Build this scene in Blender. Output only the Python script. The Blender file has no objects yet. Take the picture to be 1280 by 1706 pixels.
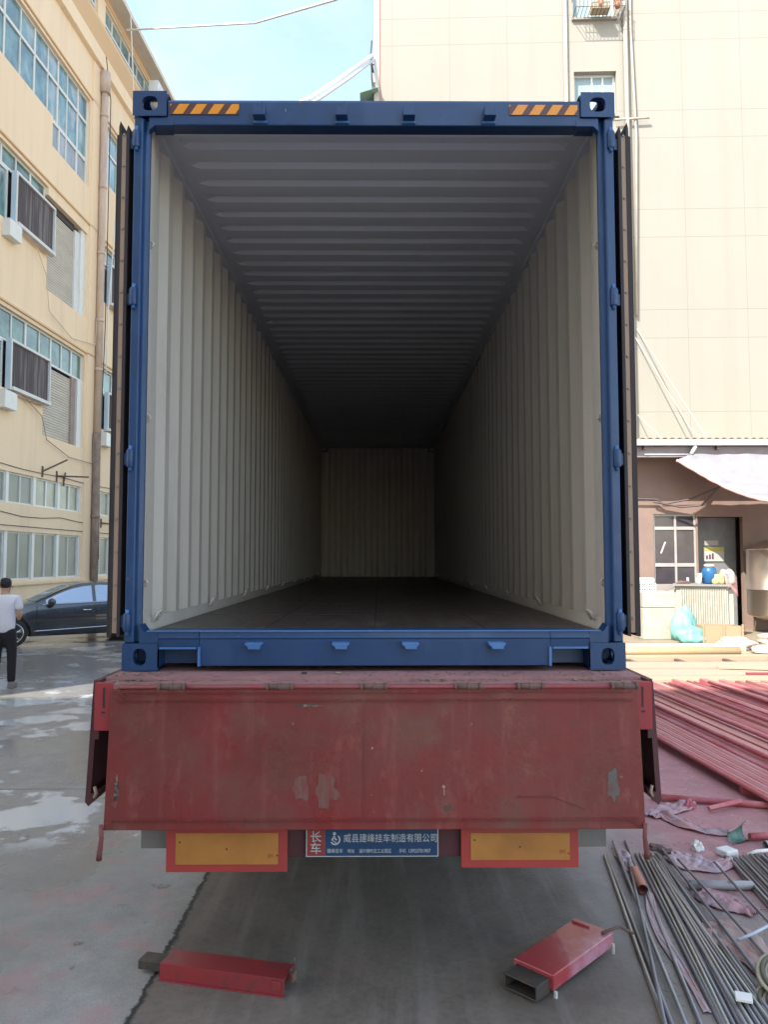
import bpy, bmesh, math, random
from mathutils import Vector, Matrix, noise
from math import sin, cos, pi, radians as R
random.seed(7)
S = bpy.context.scene
COL = S.collection

# ------------------------------------------------------------------ camera, sky, sun, exposure
CAM = Vector((0.0241, -3.7132, 2.006)); FPX = 1268.7
_p, _y, _r = 6.157e-2, 6.389e-3, -8.99e-4
FW = Vector((sin(_y)*cos(_p), cos(_y)*cos(_p), sin(_p)))
RT = Vector((cos(_y), -sin(_y), 0)); UP = RT.cross(FW)
RT, UP = RT*cos(_r)+UP*sin(_r), UP*cos(_r)-RT*sin(_r)
cd = bpy.data.cameras.new('camera'); cam = bpy.data.objects.new('camera', cd); COL.objects.link(cam)
cam.matrix_world = Matrix(((RT.x, UP.x, -FW.x, CAM.x), (RT.y, UP.y, -FW.y, CAM.y), (RT.z, UP.z, -FW.z, CAM.z), (0, 0, 0, 1)))
cd.sensor_fit = 'VERTICAL'; cd.sensor_height = 24.0; cd.lens = 24.0*FPX/1706.0
cd.clip_start = 0.05; cd.clip_end = 2000
S.camera = cam
SUN_EL, SUN_AZ = R(46), R(40)          # sun stands behind and to the left of the camera
to_sun = Vector((-sin(SUN_AZ)*cos(SUN_EL), -cos(SUN_AZ)*cos(SUN_EL), sin(SUN_EL)))
W = bpy.data.worlds.new('World'); S.world = W; W.use_nodes = True
nt = W.node_tree; nt.nodes.clear()
sky = nt.nodes.new('ShaderNodeTexSky'); sky.sky_type = 'NISHITA'; sky.sun_disc = False
sky.sun_elevation = SUN_EL; sky.sun_rotation = math.atan2(to_sun.x, to_sun.y)
sky.air_density = 1.0; sky.dust_density = 0.9; sky.ozone_density = 1.6
bg = nt.nodes.new('ShaderNodeBackground'); bg.inputs[1].default_value = 0.14
wo = nt.nodes.new('ShaderNodeOutputWorld')
wb = nt.nodes.new('ShaderNodeMix'); wb.data_type = 'RGBA'; wb.blend_type = 'MULTIPLY'; wb.inputs['Factor'].default_value = 1.0
wb.inputs['B'].default_value = (1.10, 0.96, 0.78, 1)      # hazy, slightly warm summer sky
tcw = nt.nodes.new('ShaderNodeTexCoord'); mpw = nt.nodes.new('ShaderNodeMapping'); mpw.inputs['Scale'].default_value = (1.0, 1.0, 2.2); mpw.inputs['Location'].default_value = (.3, .7, .2)
nzw = nt.nodes.new('ShaderNodeTexNoise'); nzw.inputs['Scale'].default_value = 2.2; nzw.inputs['Detail'].default_value = 6; nzw.inputs['Roughness'].default_value = .6
mrw = nt.nodes.new('ShaderNodeMapRange'); mrw.inputs['From Min'].default_value = .46; mrw.inputs['From Max'].default_value = .72; mrw.inputs['To Max'].default_value = .30
cw = nt.nodes.new('ShaderNodeMix'); cw.data_type = 'RGBA'; cw.inputs['B'].default_value = (2.3, 2.6, 3.1, 1)      # thin cloud
nt.links.new(tcw.outputs['Generated'], mpw.inputs[0]); nt.links.new(mpw.outputs[0], nzw.inputs['Vector']); nt.links.new(nzw.outputs['Fac'], mrw.inputs['Value'])
nt.links.new(mrw.outputs[0], cw.inputs['Factor']); nt.links.new(sky.outputs[0], cw.inputs['A']); nt.links.new(cw.outputs['Result'], wb.inputs['A']); nt.links.new(wb.outputs['Result'], bg.inputs[0]); nt.links.new(bg.outputs[0], wo.inputs[0])
sl = bpy.data.lights.new('sun', 'SUN'); sl.energy = 2.0; sl.angle = R(0.5); sl.color = (1.0, 0.95, 0.86)
so = bpy.data.objects.new('sun', sl); COL.objects.link(so)
so.rotation_euler = to_sun.to_track_quat('Z', 'Y').to_euler()
S.view_settings.view_transform = 'Standard'; S.view_settings.look = 'None'
S.view_settings.exposure = 2.26; S.view_settings.gamma = 1.0
S.render.engine = 'CYCLES'
S.cycles.max_bounces = 10; S.cycles.diffuse_bounces = 6

# ------------------------------------------------------------------ pixel -> place helpers
def ray(px, py): return FW + RT*((px-640)/FPX) - UP*((py-853)/FPX)
def G(px, py, z=0.0):
    d = ray(px, py); return CAM + d*((z-CAM.z)/d.z)
def PY(px, py, Y):
    d = ray(px, py); return CAM + d*((Y-CAM.y)/d.y)

# ------------------------------------------------------------------ materials
MATS = {}
def mat(name, col, rough=0.6, metal=0.0, var=0.0, vscale=3.0, col2=None, bump=0.0, bscale=30.0, stretch=None,
        spec=0.5, coat=0.0, rvar=0.0, detail=6.0, lo=0.35, hi=0.65, emit=0, transl=0):
    if name in MATS: return MATS[name]
    m = bpy.data.materials.new(name); m.use_nodes = True; n = m.node_tree.nodes; l = m.node_tree.links
    b = n['Principled BSDF']; b.inputs['Base Color'].default_value = (*col, 1)
    b.inputs['Roughness'].default_value = rough; b.inputs['Metallic'].default_value = metal
    b.inputs['Specular IOR Level'].default_value = spec; b.inputs['Coat Weight'].default_value = coat
    if var > 0 or bump > 0 or rvar > 0:
        tc = n.new('ShaderNodeTexCoord'); mp = n.new('ShaderNodeMapping'); l.new(tc.outputs['Object'], mp.inputs[0])
        if stretch: mp.inputs['Scale'].default_value = stretch
    if var > 0 or rvar > 0:
        no = n.new('ShaderNodeTexNoise'); no.inputs['Scale'].default_value = vscale; no.inputs['Detail'].default_value = detail
        no.inputs['Roughness'].default_value = 0.62
        l.new(mp.outputs[0], no.inputs['Vector'])
        mr = n.new('ShaderNodeMapRange'); mr.inputs['From Min'].default_value = lo; mr.inputs['From Max'].default_value = hi
        l.new(no.outputs['Fac'], mr.inputs['Value'])
        if var > 0:
            mx = n.new('ShaderNodeMix'); mx.data_type = 'RGBA'
            c2 = col2 if col2 else tuple(c*0.55 for c in col)
            mx.inputs['A'].default_value = (*col, 1); mx.inputs['B'].default_value = (*c2, 1)
            mm = n.new('ShaderNodeMath'); mm.operation = 'MULTIPLY'; mm.inputs[1].default_value = var
            l.new(mr.outputs[0], mm.inputs[0]); l.new(mm.outputs[0], mx.inputs['Factor'])
            l.new(mx.outputs['Result'], b.inputs['Base Color'])
        if rvar > 0:
            m2 = n.new('ShaderNodeMapRange'); m2.inputs['To Min'].default_value = rough; m2.inputs['To Max'].default_value = min(1, rough+rvar)
            l.new(mr.outputs[0], m2.inputs['Value']); l.new(m2.outputs[0], b.inputs['Roughness'])
    if bump > 0:
        nb = n.new('ShaderNodeTexNoise'); nb.inputs['Scale'].default_value = bscale; nb.inputs['Detail'].default_value = 4
        l.new(mp.outputs[0], nb.inputs['Vector'])
        bp = n.new('ShaderNodeBump'); bp.inputs['Strength'].default_value = bump; bp.inputs['Distance'].default_value = 0.02
        l.new(nb.outputs['Fac'], bp.inputs['Height']); l.new(bp.outputs[0], b.inputs['Normal'])
    if transl:
        tr = n.new('ShaderNodeBsdfTranslucent'); tr.inputs[0].default_value = (*col, 1)
        ms = n.new('ShaderNodeMixShader'); ms.inputs[0].default_value = transl
        l.new(b.outputs[0], ms.inputs[1]); l.new(tr.outputs[0], ms.inputs[2]); l.new(ms.outputs[0], n['Material Output'].inputs[0])
    MATS[name] = m; return m

def weather(m, col, scale, lo, hi, amt, stretch=None, off=(0, 0, 0), detail=7, rough=None):
    n = m.node_tree.nodes; l = m.node_tree.links; b = n['Principled BSDF']; sock = b.inputs['Base Color']
    tc = n.new('ShaderNodeTexCoord'); mp = n.new('ShaderNodeMapping'); l.new(tc.outputs['Object'], mp.inputs[0]); mp.inputs['Location'].default_value = off
    if stretch: mp.inputs['Scale'].default_value = stretch
    no = n.new('ShaderNodeTexNoise'); no.inputs['Scale'].default_value = scale; no.inputs['Detail'].default_value = detail; no.inputs['Roughness'].default_value = .68
    l.new(mp.outputs[0], no.inputs['Vector'])
    mr = n.new('ShaderNodeMapRange'); mr.inputs['From Min'].default_value = lo; mr.inputs['From Max'].default_value = hi; mr.inputs['To Max'].default_value = amt
    l.new(no.outputs['Fac'], mr.inputs['Value'])
    mx = n.new('ShaderNodeMix'); mx.data_type = 'RGBA'; l.new(mr.outputs[0], mx.inputs['Factor']); mx.inputs['B'].default_value = (*col, 1)
    if sock.links: l.new(sock.links[0].from_socket, mx.inputs['A'])
    else: mx.inputs['A'].default_value = sock.default_value
    l.new(mx.outputs['Result'], sock); return m

def facade_joint_mat():
    # cream panels with a recessed joint grid (a real pattern of the wall)
    m = mat('cream_panel', (0.292, 0.280, 0.246), 0.85, var=0.5, vscale=0.35, col2=(0.272, 0.258, 0.224), bump=0.1, bscale=60)
    n = m.node_tree.nodes; l = m.node_tree.links; b = n['Principled BSDF']
    tc = n.new('ShaderNodeTexCoord'); sx = n.new('ShaderNodeSeparateXYZ'); l.new(tc.outputs['Object'], sx.inputs[0])
    def lines(axis, period, off, w):
        a = n.new('ShaderNodeMath'); a.operation = 'SUBTRACT'; l.new(sx.outputs[axis], a.inputs[0]); a.inputs[1].default_value = off
        q = n.new('ShaderNodeMath'); q.operation = 'FLOORED_MODULO'; l.new(a.outputs[0], q.inputs[0]); q.inputs[1].default_value = period
        c = n.new('ShaderNodeMath'); c.operation = 'LESS_THAN'; l.new(q.outputs[0], c.inputs[0]); c.inputs[1].default_value = w
        return c.outputs[0]
    a = lines('Z', 3.41, 6.80, 0.022); c = lines('Z', 3.41, 5.85, 0.022); d = lines('X', 1.95, 0.55, 0.016)
    m1 = n.new('ShaderNodeMath'); m1.operation = 'MAXIMUM'; l.new(a, m1.inputs[0]); l.new(c, m1.inputs[1])
    m2 = n.new('ShaderNodeMath'); m2.operation = 'MAXIMUM'; l.new(m1.outputs[0], m2.inputs[0]); l.new(d, m2.inputs[1])
    mx = n.new('ShaderNodeMix'); mx.data_type = 'RGBA'; l.new(m2.outputs[0], mx.inputs['Factor'])
    old = b.inputs['Base Color'].links[0].from_socket
    l.new(old, mx.inputs['A']); mx.inputs['B'].default_value = (0.215, 0.20, 0.175, 1)
    l.new(mx.outputs['Result'], b.inputs['Base Color'])
    return m

# ------------------------------------------------------------------ mesh builder
class MB:
    def __init__(s): s.v = []; s.f = []; s.mi = []; s.sm = []
    def poly(s, pts, m=0, sm=False):
        k = len(s.v); s.v += [tuple(p) for p in pts]; s.f.append(tuple(range(k, k+len(pts)))); s.mi.append(m); s.sm.append(sm)
    def raw(s, vs, fs, m=0, sm=False):
        k = len(s.v); s.v += [tuple(p) for p in vs]
        for f in fs: s.f.append(tuple(k+i for i in f)); s.mi.append(m); s.sm.append(sm)
    def box(s, a, b, m=0, M=None):
        x0, x1 = sorted((a[0], b[0])); y0, y1 = sorted((a[1], b[1])); z0, z1 = sorted((a[2], b[2]))
        vs = [Vector(p) for p in ((x0,y0,z0),(x1,y0,z0),(x1,y1,z0),(x0,y1,z0),(x0,y0,z1),(x1,y0,z1),(x1,y1,z1),(x0,y1,z1))]
        if M is not None: vs = [M @ p for p in vs]
        s.raw(vs, [(0,3,2,1),(4,5,6,7),(0,1,5,4),(1,2,6,5),(2,3,7,6),(3,0,4,7)], m)
    def prism(s, prof, y0, y1, m=0, axis='y'):     # prof: (x,z) outline (axis y) or (y,z) (axis x) or (x,y) (axis z)
        def P(a, b, t):
            return (a, t, b) if axis == 'y' else ((t, a, b) if axis == 'x' else (a, b, t))
        n = len(prof); vs = [P(a, b, y0) for a, b in prof]+[P(a, b, y1) for a, b in prof]
        s.raw(vs, [tuple(range(n)), tuple(range(2*n-1, n-1, -1))]+[(i, n+i, n+(i+1) % n, (i+1) % n) for i in range(n)], m)
    def tube(s, pts, r, seg=8, m=0, cap=True, sm=True):
        pts = [Vector(p) for p in pts]; n = len(pts); rs = r if isinstance(r, (list, tuple)) else [r]*n
        base = len(s.v); prev = None
        for i, p in enumerate(pts):
            t = (pts[min(i+1, n-1)]-pts[max(i-1, 0)]).normalized()
            if prev is None:
                a = Vector((0, 0, 1)) if abs(t.z) < .9 else Vector((1, 0, 0)); u = t.cross(a).normalized()
            else: u = (prev-t*prev.dot(t)).normalized()
            prev = u; w = t.cross(u)
            for k in range(seg):
                an = 2*pi*k/seg; s.v.append(tuple(p+(u*cos(an)+w*sin(an))*rs[i]))
        for i in range(n-1):
            for k in range(seg):
                k2 = (k+1) % seg; s.f.append((base+i*seg+k, base+i*seg+k2, base+(i+1)*seg+k2, base+(i+1)*seg+k)); s.mi.append(m); s.sm.append(sm)
        if cap:
            s.f.append(tuple(base+k for k in range(seg))[::-1]); s.mi.append(m); s.sm.append(False)
            s.f.append(tuple(base+(n-1)*seg+k for k in range(seg))); s.mi.append(m); s.sm.append(False)
    def lathe(s, c, prof, seg=24, m=0, axis='z', sm=True):
        c = Vector(c); base = len(s.v)
        for r, h in prof:
            for k in range(seg):
                a = 2*pi*k/seg
                q = Vector((r*cos(a), r*sin(a), h)) if axis == 'z' else (Vector((r*cos(a), h, r*sin(a))) if axis == 'y' else Vector((h, r*cos(a), r*sin(a))))
                s.v.append(tuple(c+q))
        for i in range(len(prof)-1):
            for k in range(seg):
                k2 = (k+1) % seg; s.f.append((base+i*seg+k, base+i*seg+k2, base+(i+1)*seg+k2, base+(i+1)*seg+k)); s.mi.append(m); s.sm.append(sm)
        s.f.append(tuple(base+k for k in range(seg))[::-1]); s.mi.append(m); s.sm.append(False)
        s.f.append(tuple(base+(len(prof)-1)*seg+k for k in range(seg))); s.mi.append(m); s.sm.append(False)
    def grid(s, fn, nu, nv, m=0, sm=True):
        base = len(s.v)
        for i in range(nu+1):
            for j in range(nv+1): s.v.append(tuple(fn(i/nu, j/nv)))
        for i in range(nu):
            for j in range(nv):
                a = base+i*(nv+1)+j; s.f.append((a, a+nv+1, a+nv+2, a+1)); s.mi.append(m); s.sm.append(sm)
    def build(s, name, mats, parent=None, bevel=0, recalc=True, solid=0, subsurf=0, loc=None):
        me = bpy.data.meshes.new(name); me.from_pydata(s.v, [], s.f)
        for mm in (mats if isinstance(mats, (list, tuple)) else [mats]): me.materials.append(mm)
        me.polygons.foreach_set('material_index', s.mi); me.polygons.foreach_set('use_smooth', s.sm)
        if recalc:
            bm = bmesh.new(); bm.from_mesh(me); bmesh.ops.recalc_face_normals(bm, faces=bm.faces); bm.to_mesh(me); bm.free()
        me.update()
        o = bpy.data.objects.new(name, me); COL.objects.link(o)
        if parent is not None: o.parent = parent
        if loc is not None: o.location = loc
        if solid:
            md = o.modifiers.new('s', 'SOLIDIFY'); md.thickness = solid; md.offset = 0
        if subsurf:
            md = o.modifiers.new('u', 'SUBSURF'); md.levels = md.render_levels = subsurf
        if bevel:
            md = o.modifiers.new('b', 'BEVEL'); md.width = bevel; md.segments = 2; md.limit_method = 'ANGLE'; md.angle_limit = R(40)
        return o

def tag(o, label=None, cat=None, group=None, kind=None):
    if label: o['label'] = label
    if cat: o['category'] = cat
    if group: o['group'] = group
    if kind: o['kind'] = kind
    return o
def empty(name, loc=(0, 0, 0), rz=0.0, label=None, cat=None, group=None):
    o = bpy.data.objects.new(name, None); COL.objects.link(o); o.location = loc; o.rotation_euler = (0, 0, rz); o.empty_display_size = .2
    return tag(o, label, cat, group)
def copy_tree(o, parent=None):
    c = o.copy(); COL.objects.link(c)
    if parent is not None: c.parent = parent
    for ch in [q for q in COL.objects if q.parent == o]: copy_tree(ch, c)
    return c

# ------------------------------------------------------------------ ground
def ground_mat():
    m = bpy.data.materials.new('yard_concrete'); m.use_nodes = True; n = m.node_tree.nodes; l = m.node_tree.links
    b = n['Principled BSDF']; tc = n.new('ShaderNodeTexCoord'); P = tc.outputs['Object']
    def noi(sc, det=6, rough=.6, vec=P, stretch=None, off=None):
        q = n.new('ShaderNodeTexNoise'); q.inputs['Scale'].default_value = sc; q.inputs['Detail'].default_value = det; q.inputs['Roughness'].default_value = rough
        if stretch or off:
            mp = n.new('ShaderNodeMapping'); l.new(vec, mp.inputs[0])
            if stretch: mp.inputs['Scale'].default_value = stretch
            if off: mp.inputs['Location'].default_value = off
            vec = mp.outputs[0]
        l.new(vec, q.inputs['Vector']); return q.outputs['Fac']
    def rng(s, a, c, t0=0, t1=1):
        q = n.new('ShaderNodeMapRange'); l.new(s, q.inputs['Value']); q.inputs['From Min'].default_value = a; q.inputs['From Max'].default_value = c
        q.inputs['To Min'].default_value = t0; q.inputs['To Max'].default_value = t1; return q.outputs[0]
    def math_(op, a, c):
        q = n.new('ShaderNodeMath'); q.operation = op
        for i, t in enumerate((a, c)):
            if isinstance(t, (int, float)): q.inputs[i].default_value = t
            else: l.new(t, q.inputs[i])
        return q.outputs[0]
    def mix(f, a, c):
        q = n.new('ShaderNodeMix'); q.data_type = 'RGBA'
        if isinstance(f, (int, float)): q.inputs['Factor'].default_value = f
        else: l.new(f, q.inputs['Factor'])
        for k, t in (('A', a), ('B', c)):
            if isinstance(t, tuple): q.inputs[k].default_value = (*t, 1)
            else: l.new(t, q.inputs[k])
        return q.outputs['Result']
    sx = n.new('ShaderNodeSeparateXYZ'); l.new(P, sx.inputs[0]); X, Yy = sx.outputs['X'], sx.outputs['Y']
    base = mix(rng(noi(.5), .35, .65), (0.41, 0.395, 0.37), (0.31, 0.30, 0.28))
    base = mix(rng(noi(6, 8, .7), .3, .75, 0, .55), base, (0.16, 0.15, 0.14))
    base = mix(rng(noi(90, 3), .35, .75, 0, .35), base, (0.10, 0.10, 0.09))
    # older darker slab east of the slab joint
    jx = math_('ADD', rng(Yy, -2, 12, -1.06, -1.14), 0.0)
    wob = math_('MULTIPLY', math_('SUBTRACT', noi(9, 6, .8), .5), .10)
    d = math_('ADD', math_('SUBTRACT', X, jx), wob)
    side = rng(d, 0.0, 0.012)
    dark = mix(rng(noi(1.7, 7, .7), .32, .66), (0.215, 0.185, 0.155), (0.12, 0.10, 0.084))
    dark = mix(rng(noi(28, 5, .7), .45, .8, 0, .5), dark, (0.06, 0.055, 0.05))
    under_shade = math_('MULTIPLY', rng(math_('ADD', Yy, math_('MULTIPLY', noi(1.2, 5, .6), 1.4)), .9, 2.3), rng(math_('ABSOLUTE', X, 0), 1.25, .8))
    dark = mix(math_('MULTIPLY', under_shade, .5), dark, (0.04, 0.036, 0.033))  # shade beneath the trailer, painted as a darker slab colour
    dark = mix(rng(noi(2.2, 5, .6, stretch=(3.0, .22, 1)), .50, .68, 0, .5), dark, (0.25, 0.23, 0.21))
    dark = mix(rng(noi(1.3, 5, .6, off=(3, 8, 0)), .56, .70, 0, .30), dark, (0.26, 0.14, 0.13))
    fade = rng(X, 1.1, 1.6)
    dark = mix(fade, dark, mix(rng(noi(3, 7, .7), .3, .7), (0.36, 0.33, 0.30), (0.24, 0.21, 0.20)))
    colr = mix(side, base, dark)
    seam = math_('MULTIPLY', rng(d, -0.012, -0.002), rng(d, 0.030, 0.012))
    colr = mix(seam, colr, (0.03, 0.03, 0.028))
    # transverse slab joints
    for yy in (3.1, 9.7):
        sj = math_('LESS_THAN', math_('ABSOLUTE', math_('SUBTRACT', Yy, yy), 0), .012)
        colr = mix(math_('MULTIPLY', sj, .6), colr, (0.06, 0.06, 0.055))
    # black and pink paint spills on the left slab
    sp = math_('MULTIPLY', rng(noi(4.5, 8, .75, off=(1.2, .4, 0)), .58, .66), math_('MULTIPLY', rng(X, -2.3, -2.0), rng(X, -1.1, -1.3)))
    sp = math_('MULTIPLY', sp, math_('MULTIPLY', rng(Yy, -.3, .1), rng(Yy, 1.5, 1.1)))
    colr = mix(math_('MULTIPLY', sp, .85), colr, (0.045, 0.045, 0.05))
    pk = math_('MULTIPLY', rng(noi(3.2, 5, .6, off=(4, 2, 0)), .50, .62, 0, .45), math_('MULTIPLY', rng(X, -2.3, -1.9), rng(Yy, 2.4, 1.8)))
    pk = math_('MULTIPLY', pk, rng(X, -1.1, -1.2))
    colr = mix(pk, colr, (0.42, 0.20, 0.20))
    # red paint dust under the steel stock
    rm = math_('MULTIPLY', rng(math_('ADD', X, math_('MULTIPLY', noi(2.5, 6, .7), 1.1)), 2.05, 2.75), math_('MULTIPLY', rng(Yy, .3, 1.6), rng(Yy, 8.9, 8.1)))
    red = mix(rng(noi(2.6, 7, .65, off=(0, 5, 2)), .3, .7), (0.50, 0.21, 0.22), (0.34, 0.16, 0.17))
    red = mix(rng(noi(9, 6, .75), .52, .72, 0, .75), red, (0.55, 0.36, 0.35))
    colr = mix(math_('MULTIPLY', rm, .92), colr, red)
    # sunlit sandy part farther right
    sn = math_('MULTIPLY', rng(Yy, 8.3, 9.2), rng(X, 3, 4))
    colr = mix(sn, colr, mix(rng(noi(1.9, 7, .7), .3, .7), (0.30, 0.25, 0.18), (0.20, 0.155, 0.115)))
    # wet film and puddles, left yard; pale puddle colour paints in the sky reflection
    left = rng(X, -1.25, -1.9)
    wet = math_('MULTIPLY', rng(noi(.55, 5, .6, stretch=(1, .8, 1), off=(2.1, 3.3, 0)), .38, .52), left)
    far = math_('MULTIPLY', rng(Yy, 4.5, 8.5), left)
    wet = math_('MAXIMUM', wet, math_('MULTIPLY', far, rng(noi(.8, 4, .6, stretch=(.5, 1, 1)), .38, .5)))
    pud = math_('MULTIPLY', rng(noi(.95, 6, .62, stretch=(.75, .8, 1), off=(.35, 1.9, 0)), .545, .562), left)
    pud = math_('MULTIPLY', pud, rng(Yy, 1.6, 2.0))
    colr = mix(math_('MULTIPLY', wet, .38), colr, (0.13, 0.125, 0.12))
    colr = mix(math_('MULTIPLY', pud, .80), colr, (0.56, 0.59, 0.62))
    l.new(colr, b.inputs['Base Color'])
    r0 = rng(noi(3, 6), .3, .7, .55, .8)
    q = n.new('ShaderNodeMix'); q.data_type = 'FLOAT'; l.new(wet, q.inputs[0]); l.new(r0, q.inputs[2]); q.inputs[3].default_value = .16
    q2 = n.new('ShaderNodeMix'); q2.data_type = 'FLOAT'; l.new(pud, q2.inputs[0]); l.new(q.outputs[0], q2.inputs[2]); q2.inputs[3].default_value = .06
    l.new(q2.outputs[0], b.inputs['Roughness'])
    bp = n.new('ShaderNodeBump'); bp.inputs['Distance'].default_value = .006
    st = n.new('ShaderNodeMix'); st.data_type = 'FLOAT'; l.new(math_('MAXIMUM', wet, pud), st.inputs[0]); st.inputs[2].default_value = .55; st.inputs[3].default_value = .06
    l.new(st.outputs[0], bp.inputs['Strength'])
    hgt = math_('ADD', noi(40, 6, .7), math_('MULTIPLY', seam, -2.0)); l.new(hgt, bp.inputs['Height']); l.new(bp.outputs[0], b.inputs['Normal'])
    return m
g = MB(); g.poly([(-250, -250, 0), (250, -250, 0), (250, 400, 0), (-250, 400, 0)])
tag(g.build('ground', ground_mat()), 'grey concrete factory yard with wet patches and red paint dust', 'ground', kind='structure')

# ------------------------------------------------------------------ common materials
M_tan = mat('tan_render', (0.84, 0.66, 0.455), 0.85, var=0.4, vscale=0.5, col2=(0.78, 0.60, 0.41), bump=0.15, bscale=25, stretch=(1, 1, .35))
M_tan2 = mat('tan_ledge', (0.70, 0.48, 0.28), 0.85, var=0.4, vscale=0.8, col2=(0.62, 0.46, 0.32))
M_soffit = mat('soffit', (0.72, 0.62, 0.50), 0.85, var=0.3, vscale=1.2)
M_white = mat('white_frame', (0.70, 0.71, 0.68), 0.45, var=.3, vscale=4, col2=(.55, .55, .52))
M_glass = mat('teal_glass', (0.15, 0.29, 0.30), 0.08, spec=0.8, var=.9, vscale=1.3, col2=(0.08, 0.15, 0.18), lo=.42, hi=.58)
weather(M_glass, (.36, .42, .42), .8, .52, .60, .7, stretch=(1, 1, .6), off=(3, 3, 9), detail=3)
M_glassg = mat('green_glass', (0.13, 0.22, 0.17), 0.10, spec=0.6, var=.9, vscale=2.2, col2=(0.05, 0.09, 0.075), lo=.4, hi=.6)
M_glassl = mat('dusty_glass', (0.24, 0.27, 0.23), 0.3, var=.8, vscale=1.6, col2=(0.13, 0.16, 0.13), spec=.5)
M_shut = mat('roller_slats', (0.58, 0.54, 0.47), 0.6, var=.5, vscale=3, col2=(.42, .38, .34), stretch=(1, .4, 2))
M_pad = mat('cooling_cardboard', (0.085, 0.072, 0.075), 0.9, var=.8, vscale=6, col2=(0.22, 0.20, 0.20), stretch=(1, 1.6, .05), lo=.5, hi=.62)
M_padframe = mat('pad_frame', (0.66, 0.66, 0.64), .5, var=.4, vscale=3, col2=(.5, .47, .45))
M_padside = mat('pad_side', (0.45, 0.58, 0.68), .5, var=.5, vscale=2, col2=(.6, .66, .7))
M_pipe = mat('downpipe', (0.60, 0.47, 0.37), .7, var=.8, vscale=5, col2=(0.44, 0.33, 0.27), stretch=(1, 1, .25))
M_dark = mat('dark_iron', (0.06, 0.05, 0.05), .6, metal=.3, var=.4)
M_rust = mat('rusty_iron', (0.16, 0.09, 0.07), .8, var=.7, vscale=14, col2=(.08, .06, .06))
M_cable = mat('black_cable', (0.03, 0.03, 0.035), .6)
M_wcable = mat('white_cable', (0.72, 0.72, 0.72), .5)
M_inner = mat('dark_room', (0.05, 0.05, 0.05), .9)
M_blue = mat('container_blue', (0.005, 0.043, 0.140), 0.42, var=.5, vscale=2.5, col2=(0.008, 0.034, 0.098), bump=.08, bscale=14, coat=.15, rvar=.15)
M_blue2 = mat('container_blue_edge', (0.055, 0.16, 0.38), 0.45, var=.5, vscale=9, col2=(0.03, .10, .28))
M_cream = mat('interior_paint', (0.545, 0.505, 0.455), 0.5, var=.35, vscale=1.3, col2=(.485, .445, .40), bump=.05, bscale=8, rvar=.15)
M_ceil = mat('interior_roof_paint', (0.58, 0.585, 0.645), 0.5, var=.3, vscale=1.3, col2=(.52, .525, .58))
M_ply = mat('plywood_floor', (0.055, 0.042, 0.036), 0.42, var=.8, vscale=5, col2=(0.12, 0.098, 0.085), stretch=(3.5, .45, 1), lo=.48, hi=.72, bump=.2, bscale=20)
M_gasket = mat('rubber_gasket', (0.030, 0.022, 0.024), .7)
M_strip = mat('gasket_strip', (0.33, 0.22, 0.16), .6, var=.5, vscale=9, col2=(.30, .22, .17))
M_orange = mat('hazard_orange', (0.72, 0.27, 0.02), .35)
M_hblack = mat('hazard_black', (0.09, 0.035, 0.035), .4)

weather(M_blue, (.03, .08, .19), 3.2, .54, .72, .45, stretch=(1, 1, .4))
weather(M_blue, (.012, .03, .08), 6, .56, .72, .7, off=(4, 1, 0))
weather(M_blue, (.13, .055, .03), 17, .685, .71, .85, off=(0, 7, 3))
weather(M_blue, (.30, .38, .48), 45, .70, .73, .7, stretch=(1, 1, .25), off=(5, 0, 3))
weather(M_cream, (.38, .34, .30), 2.2, .54, .72, .55, stretch=(1, 1, .35))
weather(M_cream, (.20, .15, .12), 24, .69, .72, .8, off=(3, 3, 3), stretch=(1, 1, .6))
weather(M_ply, (.34, .30, .27), 7, .60, .70, .7, stretch=(.6, 3, 1), off=(2, 5, 0))
weather(M_tan, (.62, .47, .33), 1.3, .50, .74, .45, stretch=(1, 1.5, .12))
weather(M_tan, (.48, .38, .28), 3.5, .60, .78, .45, stretch=(1, 1.5, .07), off=(2, 9, 4))
weather(M_shut, (.26, .21, .18), 6, .60, .70, .6, stretch=(1, 1, .5))
# ------------------------------------------------------------------ factory block on the left
GY = R(2.2)
def rect_wall(mb, s0, s1, z0, z1, holes, n, depth, m=0):
    ss = sorted({s0, s1, *[v for h in holes for v in h[:2]]}); zs = sorted({z0, z1, *[v for h in holes for v in h[2:]]})
    ss = [v for v in ss if s0 <= v <= s1]; zs = [v for v in zs if z0 <= v <= z1]
    def inh(a, b): return any(h[0]-1e-6 < a < h[1]+1e-6 and h[2]-1e-6 < b < h[3]+1e-6 for h in holes)
    H = [[inh((ss[i]+ss[i+1])/2, (zs[j]+zs[j+1])/2) for j in range(len(zs)-1)] for i in range(len(ss)-1)]
    for i in range(len(ss)-1):
        for j in range(len(zs)-1):
            a, b, c, d = ss[i], ss[i+1], zs[j], zs[j+1]
            if not H[i][j]: mb.poly([(n, a, c), (n, b, c), (n, b, d), (n, a, d)], m)
            if i+1 < len(ss)-1 and H[i][j] != H[i+1][j]: mb.poly([(n, b, c), (n-depth, b, c), (n-depth, b, d), (n, b, d)], m)
            if j+1 < len(zs)-1 and H[i][j] != H[i][j+1]: mb.poly([(n, a, d), (n-depth, a, d), (n-depth, b, d), (n, b, d)], m)

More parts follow.
